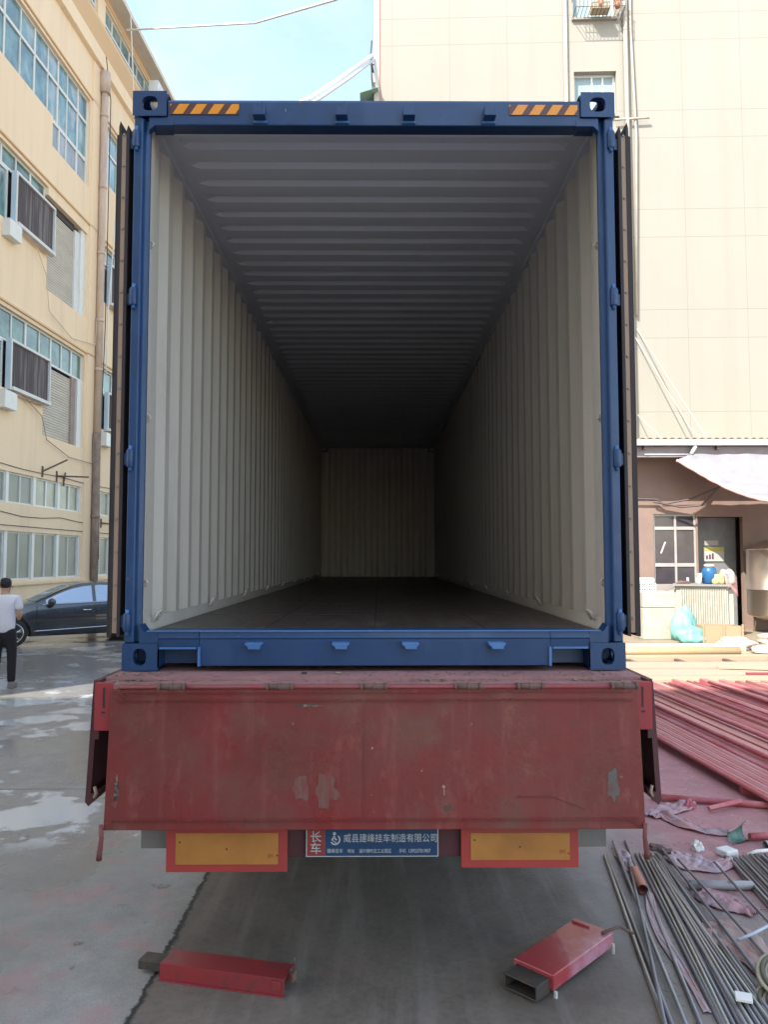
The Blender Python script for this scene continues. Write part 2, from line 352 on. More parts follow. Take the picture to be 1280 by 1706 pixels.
K = 1.10                      # storey height 4.5 m
FX, FY, FZ = -10.892, .371, -.2
FB = empty('factory_building', (FX, FY, FZ), -GY, 'tan five storey factory block with teal windows, on the left side of the yard', 'building')
FB.scale = (K, K, K)
S0, S1 = 0.9, 48.0
bays = [14.1+6.6*k for k in range(-2, 5)]
holes = []
for b in bays:
    e = b+5.6
    holes += [(b, e, 1.47, 2.72), (b, e, 3.43, 4.22),
              (b, e, 7.50, 8.31), (b, b+3.0, 6.27, 7.5), (b+3.0, e, 5.42, 7.5),
              (b, b+3.0, 10.5, 12.42), (b+3.0, b+5.05, 9.5, 12.2), (b+5.05, e, 9.5, 12.2),
              (b, e, 14.55, 16.53), (b+3.14, e, 13.70, 14.55), (b, b+6.0, 19.35, 20.5)]
mb = MB(); rect_wall(mb, S0, S1, 0, 20.76, holes, 0, .2)
mb.poly([(0, S0, 0), (0, S0, 20.76), (-14, S0, 20.76), (-14, S0, 0)]); mb.poly([(0, S1, 0), (0, S1, 20.76), (-14, S1, 20.76), (-14, S1, 0)])
mb.poly([(-14, S0, 0), (-14, S0, 20.76), (-14, S1, 20.76), (-14, S1, 0)])
mb.build('wall', M_tan, FB, recalc=False)
mb = MB(); mb.box((-.22, S0+.05, 0.1), (-.30, S1-.05, 20.7)); mb.build('inner_wall', M_inner, FB)
mb = MB(); mb.box((-14.3, S0-.5, 20.762), (.50, S1+.5, 20.93)); o = mb.build('roof', M_soffit, FB)
mb = MB(); mb.box((.0, S0, 20.56), (.03, S1, 20.76)); mb.build('frieze', M_tan2, FB)
mb = MB(); mb.prism([(0, 17.98), (.14, 18.02), (.14, 18.12), (0, 18.16)], S0, S1); mb.build('ledge', M_tan, FB)
mb = MB(); mb.prism([(0, 18.75), (.20, 19.22), (.20, 19.34), (0, 19.34)], S0, S1); mb.build('ledge', M_tan2, FB)
mb = MB()
for z in (16.62, 12.52, 8.40): mb.prism([(0, z), (.05, z+.01), (.05, z+.06), (0, z+.08)], S0, S1)
mb.build('ledge', M_tan2, FB)
mb = MB(); mb.box((0, S0, 1.34), (.07, S1, 1.42)); mb.build('ledge', M_tan, FB)

def win_unit(name, s0, s1, z0, z1, ms, zs, pane_m, fw=.055, n=-.12, par=FB, open_=None, fm=None):
    fr = MB(); t = .05
    fr.box((n-t/2, s0, z0), (n+t/2, s0+fw, z1)); fr.box((n-t/2, s1-fw, z0), (n+t/2, s1, z1))
    fr.box((n-t/2, s0+fw, z0), (n+t/2, s1-fw, z0+fw)); fr.box((n-t/2, s0+fw, z1-fw), (n+t/2, s1-fw, z1))
    for i, v in enumerate(ms):
        w = fw*(.75 if i % 2 else 1.35); fr.box((n-t/2+.002, v-w/2, z0+fw), (n+t/2-.002, v+w/2, z1-fw))
    for v in zs: fr.box((n-t/2-.004, s0+fw, v-.045), (n+t/2+.004, s1-fw, v+.045))
    f = fr.build(name, fm or M_white, par)
    p = MB(); xs = [s0+fw*.6]+list(ms)+[s1-fw*.6]; zz = [z0+fw*.6]+list(zs)+[z1-fw*.6]
    for i in range(len(xs)-1):
        for j in range(len(zz)-1):
            dn = random.uniform(-.012, .0); tl = random.uniform(-.006, .006)
            p.poly([(n+dn-tl, xs[i], zz[j]), (n+dn+tl, xs[i+1], zz[j]), (n+dn+tl*.3, xs[i+1], zz[j+1]), (n+dn-tl, xs[i], zz[j+1])])
    p.build('pane', pane_m, f)
    return f
M_mesh = mat('window_grille', (0.55, 0.55, 0.50), .6, metal=.3)
def grille(f, s0, s1, z0, z1, n=-.05, step=.10):
    g_ = MB(); w = s1-s0; h = z1-z0; k = -h
    while k < w:
        a0, b0 = max(k, 0), max(-k, 0); ln = min(w-a0, h-b0)
        if ln > .02:
            for sgn in (0, 1):
                A = (n, s0+a0, z0+b0); B = (n, s0+a0+ln, z0+b0+ln)
                if sgn: A = (n+.006, s1-a0, z0+b0); B = (n+.006, s1-a0-ln, z0+b0+ln)
                g_.tube([A, B], .0035, seg=3, cap=False, sm=False)
        k += step
    g_.build('security_grille', M_mesh, f)
def curtain_panel(par, s0, s1, z0, z1, n, m):
    c = MB(); c.grid(lambda u, v: (n+.03*sin(u*26)+.01*sin(u*61), s0+(s1-s0)*u, z0+(z1-z0)*v), 40, 2); return c.build('curtain', m, par)

for bi, b in enumerate(bays):
    e = b+5.6; near = bi in (1, 2, 3)
    for u0 in (b, b+1.4, b+2.82, b+4.26):      # ground floor and clerestory units
        for (z0, z1) in ((1.47, 2.72), (3.43, 4.22)):
            f = win_unit('window', u0, u0+1.26, z0, z1, [u0+.63], [], M_glassl, fw=.05, n=-.09)
            if near and (z0 < 2 or u0 < b+2): grille(f, u0+.04, u0+1.22, z0+.04, z1-.04)
        for (z0, z1) in ((1.47, 2.72), (3.43, 4.22)):
            q = MB(); q.box((-.15, u0+1.262, z0), (-.03, min(u0+1.398, e), z1)); q.build('mullion', M_white, FB)
    # first floor (row C)
    win_unit('window', b, e, 7.50, 8.31, [b+.7, b+1.42, b+2.15, b+2.9, b+3.57, b+4.23, b+4.89], [], M_glassg)
    win_unit('window', b, b+1.05, 6.27, 7.498, [b+.5], [], M_glass)
    # second floor (row B)
    win_unit('window', b, b+3.0, 11.90, 12.42, [b+.7, b+1.42, b+2.17], [], M_glassg)
    win_unit('window', b, b+1.05, 10.5, 11.898, [b+.5], [], M_glass)
    for (z0, z1, sm) in ((5.42, 7.498, 0), (9.5, 12.2, 1)):
        sh = MB(); zt = z1-(.22 if sm else 0); n0 = -.17; nst = int((zt-z0)/.075)
        prof = []
        for i in range(nst):
            z = z0+i*.075; prof += [(n0, z), (n0+.022, z+.018), (n0+.022, z+.052), (n0, z+.066)]
        for i in range(len(prof)-1):
            (a, c), (d, h_) = prof[i], prof[i+1]; sh.poly([(a, b+3.0, c), (a, b+4.95, c), (d, b+4.95, h_), (d, b+3.0, h_)])
        sf = sh.build('roller_shutter', M_shut, FB, recalc=False)
        if sm:
            q = MB(); q.box((-.19, b+3.0, zt+.02), (-.15, b+5.0, z1)); q.build('shutter_gap', M_dark, sf)
        q = MB(); q.box((-.19, b+4.95, z0), (-.10, b+5.28 if sm else b+5.2, z1-(.15 if sm else 0)), 0); q.build('guide_rail', M_padframe if sm else mat('brown_board', (.35, .26, .22), .8, var=.4), sf)
        q = MB(); q.box((-.16, b+5.28, z0), (-.06, e, z1)); q.build('jamb', M_white, sf)
    # third floor (row A)
    win_unit('window', b, e, 14.55, 16.53, [b+.67, b+1.46, b+2.22, b+2.98, b+3.6, b+4.2, b+4.92], [15.75], M_glass)
    win_unit('window', b+3.14, e, 13.70, 14.548, [b+3.75, b+4.2, b+4.92], [], mat('milky_glass', (.38, .40, .42), .35, var=.8, vscale=1.2, col2=(.14, .20, .26)))
    # top floor
    win_unit('window', b, b+6.0, 19.35, 20.5, [b+.8, b+1.6, b+2.4, b+3.2, b+4.0, b+4.8], [19.95], M_glass)
    # pillar
    q = MB(); q.box((0, e+.10, 0), (.05, e+.95, 17.95)); q.build('pilaster', M_tan, FB)
    if bi in (1, 2, 3, 4):
        q = MB(); q.tube([(.17, e+.68, 17.9), (.17, e+.68, 6.0)], .11, 12)
        q.tube([(.17, e+.68, 17.2), (.17, e+.68, 17.9)], .17, 12)
        for z in (16.4, 14.0, 11.8, 9.6, 8.0): q.tube([(.17, e+.68, z), (.17, e+.68, z+.10)], .125, 12)
        pp = q.build('downpipe', M_pipe, FB)
        q = MB(); q.tube([(.17, e+.66, 5.998), (.17, e+.66, 0)], .12, 12, 0); q.tube([(.17, e+.66, 3.3), (.17, e+.66, 3.4)], .14, 12)
        q.build('lower_pipe', mat('weathered_pipe', (.30, .22, .17), .8, var=.9, vscale=8, col2=(.14, .10, .085), stretch=(1, 1, .3)), pp)
    # thin dark wires strung along the wall
q = MB()
for z, sg in ((3.15, .05), (2.86, .0), (4.36, .02)):
    q.tube([(.02, S0+2+i*1.1, z+sg*sin(i*1.9)) for i in range(38)], .009, 5)
q.build('wall_wiring', M_cable, FB)

def FW_(n, s, z):
    return Vector((FX, FY, FZ)) + (Vector((cos(GY), -sin(GY), 0))*n + Vector((sin(GY), cos(GY), 0))*s + Vector((0, 0, z)))*K
def on_wall(name, label, cat, n, s, z, group=None):
    o = empty(name, FW_(n, s, z), -GY, label, cat, group); o.scale = (K, K, K); return o

def cooling_pad(s, z, w, h, label):
    t = on_wall('cooling_pad', label, 'cooling unit', 0, s, z, 'evaporative cooling pads on the factory wall')
    d = .14
    f = MB(); f.box((.0, 0, 0), (d, .07, h)); f.box((.0, w-.05, 0), (d, w, h)); f.box((.0, .07, h-.07), (d, w-.05, h)); f.box((.0, .07, 0), (d+.05, w-.05, .09))
    f.build('frame', M_padframe, t, bevel=.006)
    f = MB(); f.grid(lambda u, v: (d-.06+.008*sin(u*150), .07+(w-.12)*u, .09+(h-.16)*v), 90, 1); f.build('pad', M_pad, t)
    f = MB(); f.box((.0, -.006, .02), (d-.02, -.001, h-.02)); f.build('side_panel', M_padside, t)
    f = MB(); f.tube([(d-.05, .03, -.03), (d-.05, w*.4, -.06), (d-.06, w-.25, -.04)], .016, 6); f.build('hose', M_pipe, t)
    return t
cooling_pad(15.15, 10.48, 2.15, 1.40, 'brown stained cooling pad box beside the upper roller shutter, at the left frame edge')
cooling_pad(15.12, 6.24, 2.12, 1.30, 'dark brown cooling pad box beside the lower roller shutter, at the left frame edge')
cooling_pad(21.30, 10.48, 2.15, 1.40, 'cooling pad box past the drainpipe, the upper of the two next to the container door')
cooling_pad(21.30, 6.24, 2.12, 1.30, 'cooling pad box past the drainpipe, the lower of the two next to the container door')
for s, z, lab in ((14.75, 10.02, 'white box under the upper left cooling pad'), (14.75, 5.72, 'white box under the lower left cooling pad'),
                  (21.0, 5.70, 'white box under the cooling pad past the drainpipe')):
    t = on_wall('junction_box', lab, 'wall box', 0, s, z, 'white boxes under the cooling pads')
    f = MB(); f.box((0.0, 0, 0), (.22, .58, .42)); f.build('casing', M_white, t, bevel=.01)
    f = MB(); f.box((.03, .03, .421), (.19, .55, .45)); f.build('lid', M_padframe, t)
# air conditioner on the top floor
t = on_wall('air_conditioner', 'pale outdoor air conditioner unit under the eave above the container corner', 'air conditioner', .05, 24.4, 19.5)
f = MB(); f.box((.12, 0, .05), (.5, .95, .78)); f.build('casing', M_white, t, bevel=.015)
f = MB(); f.lathe((.505, .40, .42), [(.05, 0), (.05, .012), (.27, .012), (.27, 0)], 24, axis='x'); f.build('fan_grille', M_padframe, t)
f = MB()
for yy in (.12, .8): f.box((0, yy, 0), (.52, yy+.05, .045))
f.build('bracket', M_dark, t)
# iron brackets
for k, (s, z, tp, lab) in enumerate(((17.15, 4.38, (.45, .55, .42), 'rusty iron bracket pointing up above the clerestory windows'), (18.0, 4.34, (.55, .9, .10), 'rusty iron bracket reaching sideways above the clerestory windows'),
                                     (18.45, 4.25, (.05, .02, .28), 'short rusty iron stub above the last clerestory window'), (21.2, 3.15, (.1, .42, .03), 'small iron bracket past the drainpipe'))):
    t = on_wall('iron_bracket', lab, 'bracket', .0, s, z, 'iron brackets on the factory wall')
    f = MB(); f.box((0, -.03, -.12), (.03, .03, .18)); f.build('wall_plate', M_rust, t)
    f = MB(); f.tube([(.03, 0, .04), Vector(tp)], .024, 4, sm=False); f.build('arm', M_rust, t)
# cables on / before the wall
def cable(label, pts, r, m, sag=0.0, name='cable', seg=6, group=None):
    P = []
    for i in range(len(pts)-1):
        a, b = Vector(pts[i]), Vector(pts[i+1]); nn = 14 if sag else 5
        for k in range(nn):
            t_ = k/nn; q = a.lerp(b, t_); q.z -= sag*4*t_*(1-t_); P.append(q)
    P.append(Vector(pts[-1])); q = MB(); q.tube(P, r, seg); return tag(q.build(name, m), label, 'cable', group)
cable('white cable hanging straight down the factory facade from the eave', [FW_(.50, 21.6, 20.8), FW_(.5, 22.25, 17.0), FW_(.25, 21.3, 13.6), FW_(.2, 20.95, 10.2), FW_(.2, 20.9, 8.0)], .022, M_wcable)
cable('thin black cable beside the drainpipe', [FW_(.22, 20.3, 18.4), FW_(.22, 20.75, 17.2), FW_(.25, 20.62, 9.5), FW_(.25, 20.4, 5.0), FW_(.25, 20.5, 2.0)], .016, M_cable)
cable('yellowish cable looping under the upper roller shutter', [FW_(.1, 16.3, 10.4), FW_(.08, 16.95, 9.8), FW_(.08, 17.15, 8.9), FW_(.08, 18.6, 8.55), FW_(.12, 20.2, 8.8), FW_(.12, 20.25, 9.6)], .014, mat('cream_cable', (.6, .5, .36), .6))
cable('dark cable looping under the lower roller shutter', [FW_(.1, 15.9, 6.2), FW_(.08, 16.9, 5.9), FW_(.08, 17.2, 5.3), FW_(.08, 18.6, 5.0), FW_(.12, 20.2, 5.0), FW_(.12, 20.25, 6.0)], .014, mat('brown_cable', (.30, .22, .17), .6))
# white cables across the sky
cable('white overhead cable sagging from the factory eave across the sky', [PY(211, 50, 19.5), PY(425, 38, 14), PY(560, -1, 10), PY(640, -34, 8)], .028, M_wcable, sag=.0)
def p2(px, py, y, dz): v = PY(px, py, y); v.z += dz; return v
cable('upper white cable rising over the container to the cream wall', [p2(470, 186, 16, 0), p2(520, 161, 17.5, 0), p2(575, 125, 19.5, 0), p2(621, 92, 21.2, 0)], .06, M_wcable, group='twin cables over the container')
cable('lower white cable rising over the container to the cream wall', [p2(480, 194, 16, 0), p2(530, 166, 17.5, 0), p2(580, 132, 19.5, 0), p2(621, 101, 21.2, 0)], .05, mat('cable_grey', (.55, .55, .56), .5), group='twin cables over the container')

# ------------------------------------------------------------------ cream building on the right, behind
CB = empty('apartment_building', (-.07, 21.3, 0), -GY, 'tall sunlit cream panelled building behind the container', 'building')
M_panel = facade_joint_mat(); weather(M_panel, (.25, .236, .20), 1.0, .50, .75, .5, stretch=(1.6, 1, .07)); weather(M_panel, (.215, .20, .17), 3.0, .63, .76, .5, stretch=(1.8, 1, .05), off=(3, 0, 5))
hol = []
for k in range(-1, 5): hol.append((6.70, 8.12, 16.9-3.41*k, 18.45-3.41*k))
hol.append((15.5, 16.9, 16.9, 18.45)); hol.append((15.5, 16.9, 13.5, 15.05)); hol.append((15.5, 16.9, 20.3, 21.85))
class XF:    # same routine as for the factory, axes swapped (x along the facade, y into the building)
    def __init__(s): s.mb = MB()
    def poly(s, pts, m=0): s.mb.poly([(p[1], -p[0], p[2]) for p in pts], m)
x = XF(); rect_wall(x, 0, 20, 0, 26, hol, 0, .3)
for a in ((0, 0), (20, 0)): x.mb.poly([(a[0], 0, 0), (a[0], 11, 0), (a[0], 11, 26), (a[0], 0, 26)])
x.mb.poly([(0, 11, 0), (20, 11, 0), (20, 11, 26), (0, 11, 26)]); x.mb.poly([(0, 0, 26), (20, 0, 26), (20, 11, 26), (0, 11, 26)])
x.mb.build('wall', M_panel, CB, recalc=False)
q = MB(); q.box((.1, .32, .1), (19.9, .4, 25.9)); q.build('inner_wall', M_inner, CB)
q = MB(); q.box((-.07, -.05, 0), (.10, .3, 26.02)); q.build('corner_trim', mat('white_trim', (.46, .44, .40), .6), CB)
q = MB(); q.box((.10, -.012, 0), (.14, .0, 26)); q.build('joint_strip', mat('red_joint', (.45, .24, .20), .7), CB)
for h in hol:
    n0 = .22; f = MB(); a, b, c, d = h; f.box((a, n0, c), (a+.07, n0+.05, d)); f.box((b-.07, n0, c), (b, n0+.05, d)); f.box((a+.07, n0, d-.07), (b-.07, n0+.05, d)); f.box((a+.07, n0, c), (b-.07, n0+.05, c+.07))
    f.box(((a+b)/2-.09, n0+.002, c+.07), ((a+b)/2-.03, n0+.048, d-.07)); f.box(((a+b)/2+.28, n0+.002, c+.07), ((a+b)/2+.33, n0+.048, d-.07))
    w = f.build('window', M_white, CB); f = MB(); f.poly([(a+.05, n0+.03, c+.05), (b-.05, n0+.03, c+.05), (b-.05, n0+.03, d-.05), (a+.05, n0+.03, d-.05)])
    f.build('pane', mat('pale_glass', (.26, .34, .36), .15, var=.6, vscale=1.5, col2=(.25, .33, .35)), w)
    f = MB(); f.box((a-.05, -.10, c-.08), (b+.05, .2, c-.001)); f.build('sill', M_panel, w)
q = MB(); q.tube([(6.42, -.09, 26), (6.42, -.09, 5.6)], .06, 10); q.build('drainpipe', mat('cream_pipe', (.44, .41, .33), .6), CB)
q = MB(); q.tube([(8.43, -.12, 26), (8.42, -.12, 20), (8.46, -.12, 5.6)], .075, 10); q.tube([(8.62, -.10, 25), (8.60, -.10, 20), (8.72, -.10, 16), (8.60, -.1, 10)], .04, 8)
q.build('drainpipe', mat('grey_pipe', (.42, .38, .33), .6, var=.4), CB)
q = MB(); q.tube([(8.0, -.15, 16.66), (9.15, -.15, 16.70)], .035, 6); q.build('pipe_clamp', mat('grey_pipe'
, (.4, .4, .4)), CB)
# window cage with plants
WC = empty('window_cage', (6.58, 20.45, 20.30), -GY, 'black window cage full of potted greenery high on the cream wall', 'window cage')
q = MB()
for xx in [i*.125 for i in range(14)]:
    q.tube([(xx, 0, 0), (xx, 0, .62)], .011, 4, sm=False)
    q.tube([(xx, 0, .0), (xx, .55, 0)], .009, 4, sm=False); q.tube([(xx, 0, .62), (xx, -.06, .72)], .011, 4, sm=False)
for z in (0, .3, .62): q.tube([(0, 0, z), (1.63, 0, z)], .014, 4, sm=False)
for z in (0, .62):
    q.tube([(0, 0, z), (0, .6, z)], .014, 4, sm=False); q.tube([(1.63, 0, z), (1.63, .6, z)], .014, 4, sm=False)
q.build('cage', mat('cage_iron', (.16, .13, .12), .6, metal=.2), WC)
q = MB(); q.box((.55, .08, .01), (1.15, .45, .22)); q.build('tray', mat('tray', (.36, .3, .22), .7), WC)
def leaf_cloud(mb, c, rad, n, size, m=0):
    for _ in range(n):
        d = Vector((random.gauss(0, 1), random.gauss(0, 1), random.gauss(0, 1))); d = d.normalized()*random.random()**.5
        p = Vector(c)+Vector((d.x*rad[0], d.y*rad[1], d.z*rad[2]))
        a = Vector((random.gauss(0, 1), random.gauss(0, 1), random.gauss(0, .7))).normalized(); b = a.cross(Vector((random.gauss(0, 1), random.gauss(0, 1), 1))).normalized()
        s = size*random.uniform(.6, 1.3); mb.poly([p-a*s, p+b*s*.35, p+a*s, p-b*s*.35], m)
t = empty('potted_plant', (8.0, 20.55, 20.35), 0, 'green leafy plant in the window cage', 'plant')
q = MB(); leaf_cloud(q, (0, 0, .42), (.26, .16, .32), 260, .05); q.build('leaves', mat('leaf', (.10, .16, .06), .6, var=.6, vscale=4), t, recalc=False)
q = MB(); q.lathe((0, 0, 0), [(.08, .0), (.12, .2)], 14); q.build('pot', mat('clay', (.4, .2, .12), .8), t)
t = empty('flower_pot', (7.42, 20.55, 20.35), 0, 'pink flowers in the window cage', 'plant')
q = MB(); leaf_cloud(q, (0, 0, .44), (.24, .14, .13), 170, .045); q.build('petals', mat('petal', (.62, .22, .22), .6), t, recalc=False)
q = MB(); q.lathe((0, 0, 0), [(.08, .0), (.12, .26)], 14); q.build('pot', mat('clay', (.4, .2, .12), .8), t)
# small green canopy and wires by the wall corner
q = MB(); q.prism([(-.62, 18.06-.40), (.0, 18.06-.20), (.0, 18.06-.14), (-.62, 18.06-.36)], 21.0, 22.5)
o = q.build('canopy', mat('green_sheet', (.18, .30, .24), .5)); tag(o, 'small green sloping canopy at the corner of the cream building', 'canopy')
for k, (a, b) in enumerate(((19.7, 18.6), (18.9, 17.9))):
    q = MB(); q.tube([(-.22-.02*k, 21.3, a), (-.26+.04*k, 21.3, (a+b)/2), (-.17, 21.35, b)], .028, 5)
    if k == 0:
        q.tube([(-.30, 21.3, 19.1), (-.16, 21.3, 19.1)], .02, 5); q.tube([(-.28, 21.3, 18.85), (-.1, 21.3, 18.85)], .02, 5)
    else: q.box((-.20, 21.25, 17.8), (-.10, 21.35, 18.2))
    tag(q.build('cable_bracket', M_dark), ('spiky cable bracket on the corner of the cream building' if k == 0 else 'lower wire and grey box on the corner of the cream building'), 'bracket')
# faint drop wires on the sunny facade
for k, (a, b) in enumerate((((1058, 560, 20.9), (1150, 712, 20.0)), ((1062, 548, 20.9), (1172, 720, 19.6)), ((1062, 690, 20.9), (1130, 755, 18.0)))):
    A, B = PY(*a), PY(*b); C = PY(*[(1200, 757, 18.0), (1213, 753, 18.0), (1135, 760, 17.2)][k])
    cable(['left one of the two wires running down the cream wall to the shed roof', 'right one of the two wires running down the cream wall to the shed roof', 'short thin wire reaching the shed eave beside the container'][k], [A, B, C], .017, mat('faded_wire', (.45, .42, .36), .6))

# ------------------------------------------------------------------ shed with awning
SH = empty('shed', (3.0, 18.0, 0), -R(.6), 'low brown walled shed with yellowish metal roof edge at the foot of the cream building', 'shed')
M_brown = mat('brown_render', (0.28, 0.19, 0.155), .9, var=.7, vscale=.9, col2=(0.20, 0.15, 0.135), bump=.15, bscale=20)
x = XF(); hs = [(4.86, 6.08, .25, 3.28), (6.12, 7.40, 0.0, 3.20)]
rect_wall(x, 0, 16, -.02, 5.0, hs, 0, .18); x.mb.build('wall', M_brown, SH, recalc=False)
q = MB(); q.box((0, 2.6, 0), (16, 2.7, 5)); q.box((6.10, .2, 0), (6.13, 2.6, 4)); q.box((9, .2, 0), (9.05, 2.6, 4)); q.build('inner_wall', mat('shed_inner', (.30, .27, .28), .9, var=.5, vscale=2), SH)
q = MB(); q.box((0, .18, 3.5), (16, 2.6, 3.55)); q.build('ceiling', M_inner, SH)
def roof_fn(u, v):
    xx = 16.2*u-.1; yy = -1.05+4.3*v; zz = 5.30+.33*v+.018*(1 if (int(u*160) % 2) else -1)*1.0
    return (xx, yy, zz)
q = MB(); q.grid(roof_fn, 160, 1, sm=False); q.build('roof', mat('yellow_sheet', (.36, .32, .17), .5, var=.5, vscale=2, col2=(.30, .26, .17)), SH, solid=.012)
q = MB(); q.box((-.1, -1.06, 5.10), (16.1, -1.0, 5.275)); q.build('fascia', mat('mauve_beam', (.42, .36, .37), .6), SH)
q = MB(); q.box((-.1, -.86, 4.80), (16.1, -.70, 5.098)); q.build('gutter', mat('grey_beam', (.27, .24, .25), .6, var=.4), SH)
q = MB()
for i in range(9): q.box((.3+i*2, -1.0, 5.0), (.38+i*2, .0, 5.098))
q.build('rafter', M_rust, SH)
M_fr = mat('shed_frame', (.40, .39, .38), .5, var=.3)
q = MB(); zb, a, b = .25, 4.86, 6.08; n0 = .05
for xx, w in ((a, .05), ((a+b)/2, .06), (b-.05, .05)): q.box((xx, n0, zb), (xx+w, n0+.06, 3.28))
for z, h_ in ((3.22, .06), (2.83, .09), (1.78, .10), (.25, .06)):
    q.box((a+.05, n0+.004, z), ((a+b)/2, n0+.056, z+h_)); q.box(((a+b)/2+.06, n0+.004, z), (b-.05, n0+.056, z+h_))
w = q.build('window', M_fr, SH)
q = MB(); q.poly([(a, n0+.03, zb), (b, n0+.03, zb), (b, n0+.03, 3.28), (a, n0+.03, 3.28)]); q.build('pane', mat('dark_glass', (.045, .04, .05), .12, var=.5, vscale=2, col2=(.09, .08, .09)), w)
q = MB(); q.box((a+.26, n0+.022, 2.15), (a+.30, n0+.026, 2.5), M=Matrix.Translation((a+.28, 0, 2.3)) @ Matrix.Rotation(R(22), 4, 'Y') @ Matrix.Translation((-a-.28, 0, -2.3))); q.build('white_streak', M_white, w)
q = MB(); q.box((6.121, .46, 0), (7.399, .52, 3.2)); q.build('back_panel', mat('greenish_board', (.22, .23, .24), .8, var=.5, vscale=3), SH)
# posters
o = MB(); o.box((0, 0, 0), (.60, .012, .41)); t = o.build('poster', mat('poster_sheet', (.50, .50, .46), .6), None, loc=(9.45, 18.36, 1.93)); tag(t, 'white notice sheet with a yellow heading on the shed wall', 'poster')
q = MB(); q.box((.03, -.004, .30), (.59, -.001, .41)); q.build('heading', mat('poster_yellow', (.50, .42, .10), .6), t)
q = MB()
for k in range(3): q.box((.07+.085*k, -.004, .06), (.125+.085*k, -.001, .17+.03*k))
q.build('picture', mat('poster_dark', (.10, .05, .09), .6), t)
o = MB(); o.box((0, 0, 0), (.40, .012, .14)); t = o.build('poster', mat('poster_sheet2', (.36, .34, .32), .6), None, loc=(9.49, 18.365, 2.39)); tag(t, 'plain grey strip of paper above the notice sheet on the shed wall', 'poster')
cable('thick dark cable draped across the shed wall to the awning, upper loop', [PY(1058, 831, 17.8), PY(1095, 832, 17.8), PY(1106, 840, 17.8), PY(1150, 832, 17.6), PY(1198, 812, 16.9)], .028, mat('brown_hose', (.10, .08, .085), .6))
cable('thick dark cable draped across the shed wall to the awning, lower loop', [PY(1090, 836, 17.8), PY(1135, 845, 17.7), PY(1170, 842, 17.4), PY(1200, 811, 16.9)], .028, mat('brown_hose', (.1, .08, .08), .6))
# awning: sagging white sheet seen from its sunny top
fr = [(1128, 766, 16.9), (1165, 786, 16.6), (1200, 806, 16.2), (1240, 823, 15.6), (1280, 834, 14.9), (1340, 846, 14.0), (1440, 856, 13.0)]
FRP = [PY(*p) for p in fr]
def catm(P, t):
    k = min(int(t*(len(P)-1)), len(P)-2); f = t*(len(P)-1)-k
    p0, p1, p2_, p3 = P[max(k-1, 0)], P[k], P[k+1], P[min(k+2, len(P)-1)]
    return .5*((2*p1)+(p2_-p0)*f+(2*p0-5*p1+4*p2_-p3)*f*f+(3*p1-p0-3*p2_+p3)*f**3)
def awn(u, v):
    a = Vector((8.60+6.2*u, 16.95, 4.86)); b = catm(FRP, u); q = a.lerp(b, v)
    q.z -= .22*sin(pi*v)*min(1, u*3); q.z += .03*noise.noise(Vector((u*14, v*5, 0)))+.02*sin(v*22+u*9)*u; return q
AW = empty('awning', (8.6, 16.95, 0), 0, 'sagging white sheet awning with pink hem in front of the shed', 'awning')
q = MB(); q.grid(lambda u, v: awn(u, v)-Vector((8.6, 16.95, 0)), 60, 26); q.build('sheet', mat('awning_sheet', (.36, .355, .38), .5, var=.8, vscale=2.5, col2=(.27, .255, .29), transl=.25), AW, recalc=False, solid=.004)
q = MB(); q.tube([awn(i/60, 1.0)-Vector((8.6, 16.95, .02)) for i in range(61)], .045, 6); q.build('hem', mat('pink_hem', (.62, .36, .35), .6), AW)
q = MB(); q.tube([PY(1075, 757, 16.95)-Vector((8.6, 16.95, 0)), awn(0, 0)-Vector((8.6, 16.95, 0))], .012, 5); q.build('rope', M_wcable, AW)
q = MB(); q.tube([Vector((-.02, 0, 4.87)), Vector((.10, -.02, 5.08))], .05, 6); q.build('knot', M_wcable, AW)
q = MB(); q.tube([catm(FRP, 1.0)-Vector((8.6, 16.95, 0)), catm(FRP, 1.0)-Vector((8.6, 16.95, 3.4))], .04, 8); q.build('pole', M_rust, AW)

# steel tank
t = empty('steel_tank', (10.85, 17.0, 0), 0, 'big round stainless steel tank under the awning at the right edge', 'tank')
M_steel = mat('stainless', (.55, .47, .40), .32, metal=.85, var=.4, vscale=2, col2=(.42, .36, .32), stretch=(1, 1, .3))
q = MB(); q.lathe((0, 0, 0), [(.2, .25), (.72, .48), (.75, .52), (.75, 1.15), (.765, 1.16), (.765, 1.19), (.75, 1.20), (.75, 2.22), (.77, 2.235), (.77, 2.27), (.74, 2.28), (.3, 2.5), (.12, 2.52)], 48)
q.build('vessel', M_steel, t)
for a in range(4):
    q = MB(); q.tube([(.6*cos(a*pi/2+.8), .6*sin(a*pi/2+.8), 0), (.6*cos(a*pi/2+.8), .6*sin(a*pi/2+.8), .46)], .035, 8); q.build('leg', M_steel, t)
# transformer
M_tw = mat('transformer_paint', (.42, .405, .35), .55, var=.5, vscale=5, col2=(.33, .29, .23))
M_tr = mat('transformer_trim', (.24, .235, .22), .6)
t = empty('transformer', (8.48, 16.25, .18), R(-24), 'cream finned transformer cabinet with grey lid, beside the teal bundle', 'transformer')
q = MB(); q.box((-.62, -.42, 0), (.62, .42, 1.12)); q.build('body', M_tw, t, bevel=.01)
q = MB(); q.box((-.70, -.52, 1.122), (.70, .52, 1.17)); q.build('lid', M_tr, t)
for side in (0, 1):
    q = MB()
    if side == 0:
        for i in range(20): q.box((-.50+i*.055, -.465, .03), (-.475+i*.055, -.421, 1.05))
    else:
        for i in range(8): q.box((.621, -.34+i*.09, .1), (.74, -.325+i*.09, 1.05))
    q.build('cooling_fins', M_tw, t)
q = MB(); q.prism([(-.623, .1), (-.623, 1.02), (-.90, .95), (-.72, .1)], -.36, .3); q.build('side_cabinet', M_tw, t)
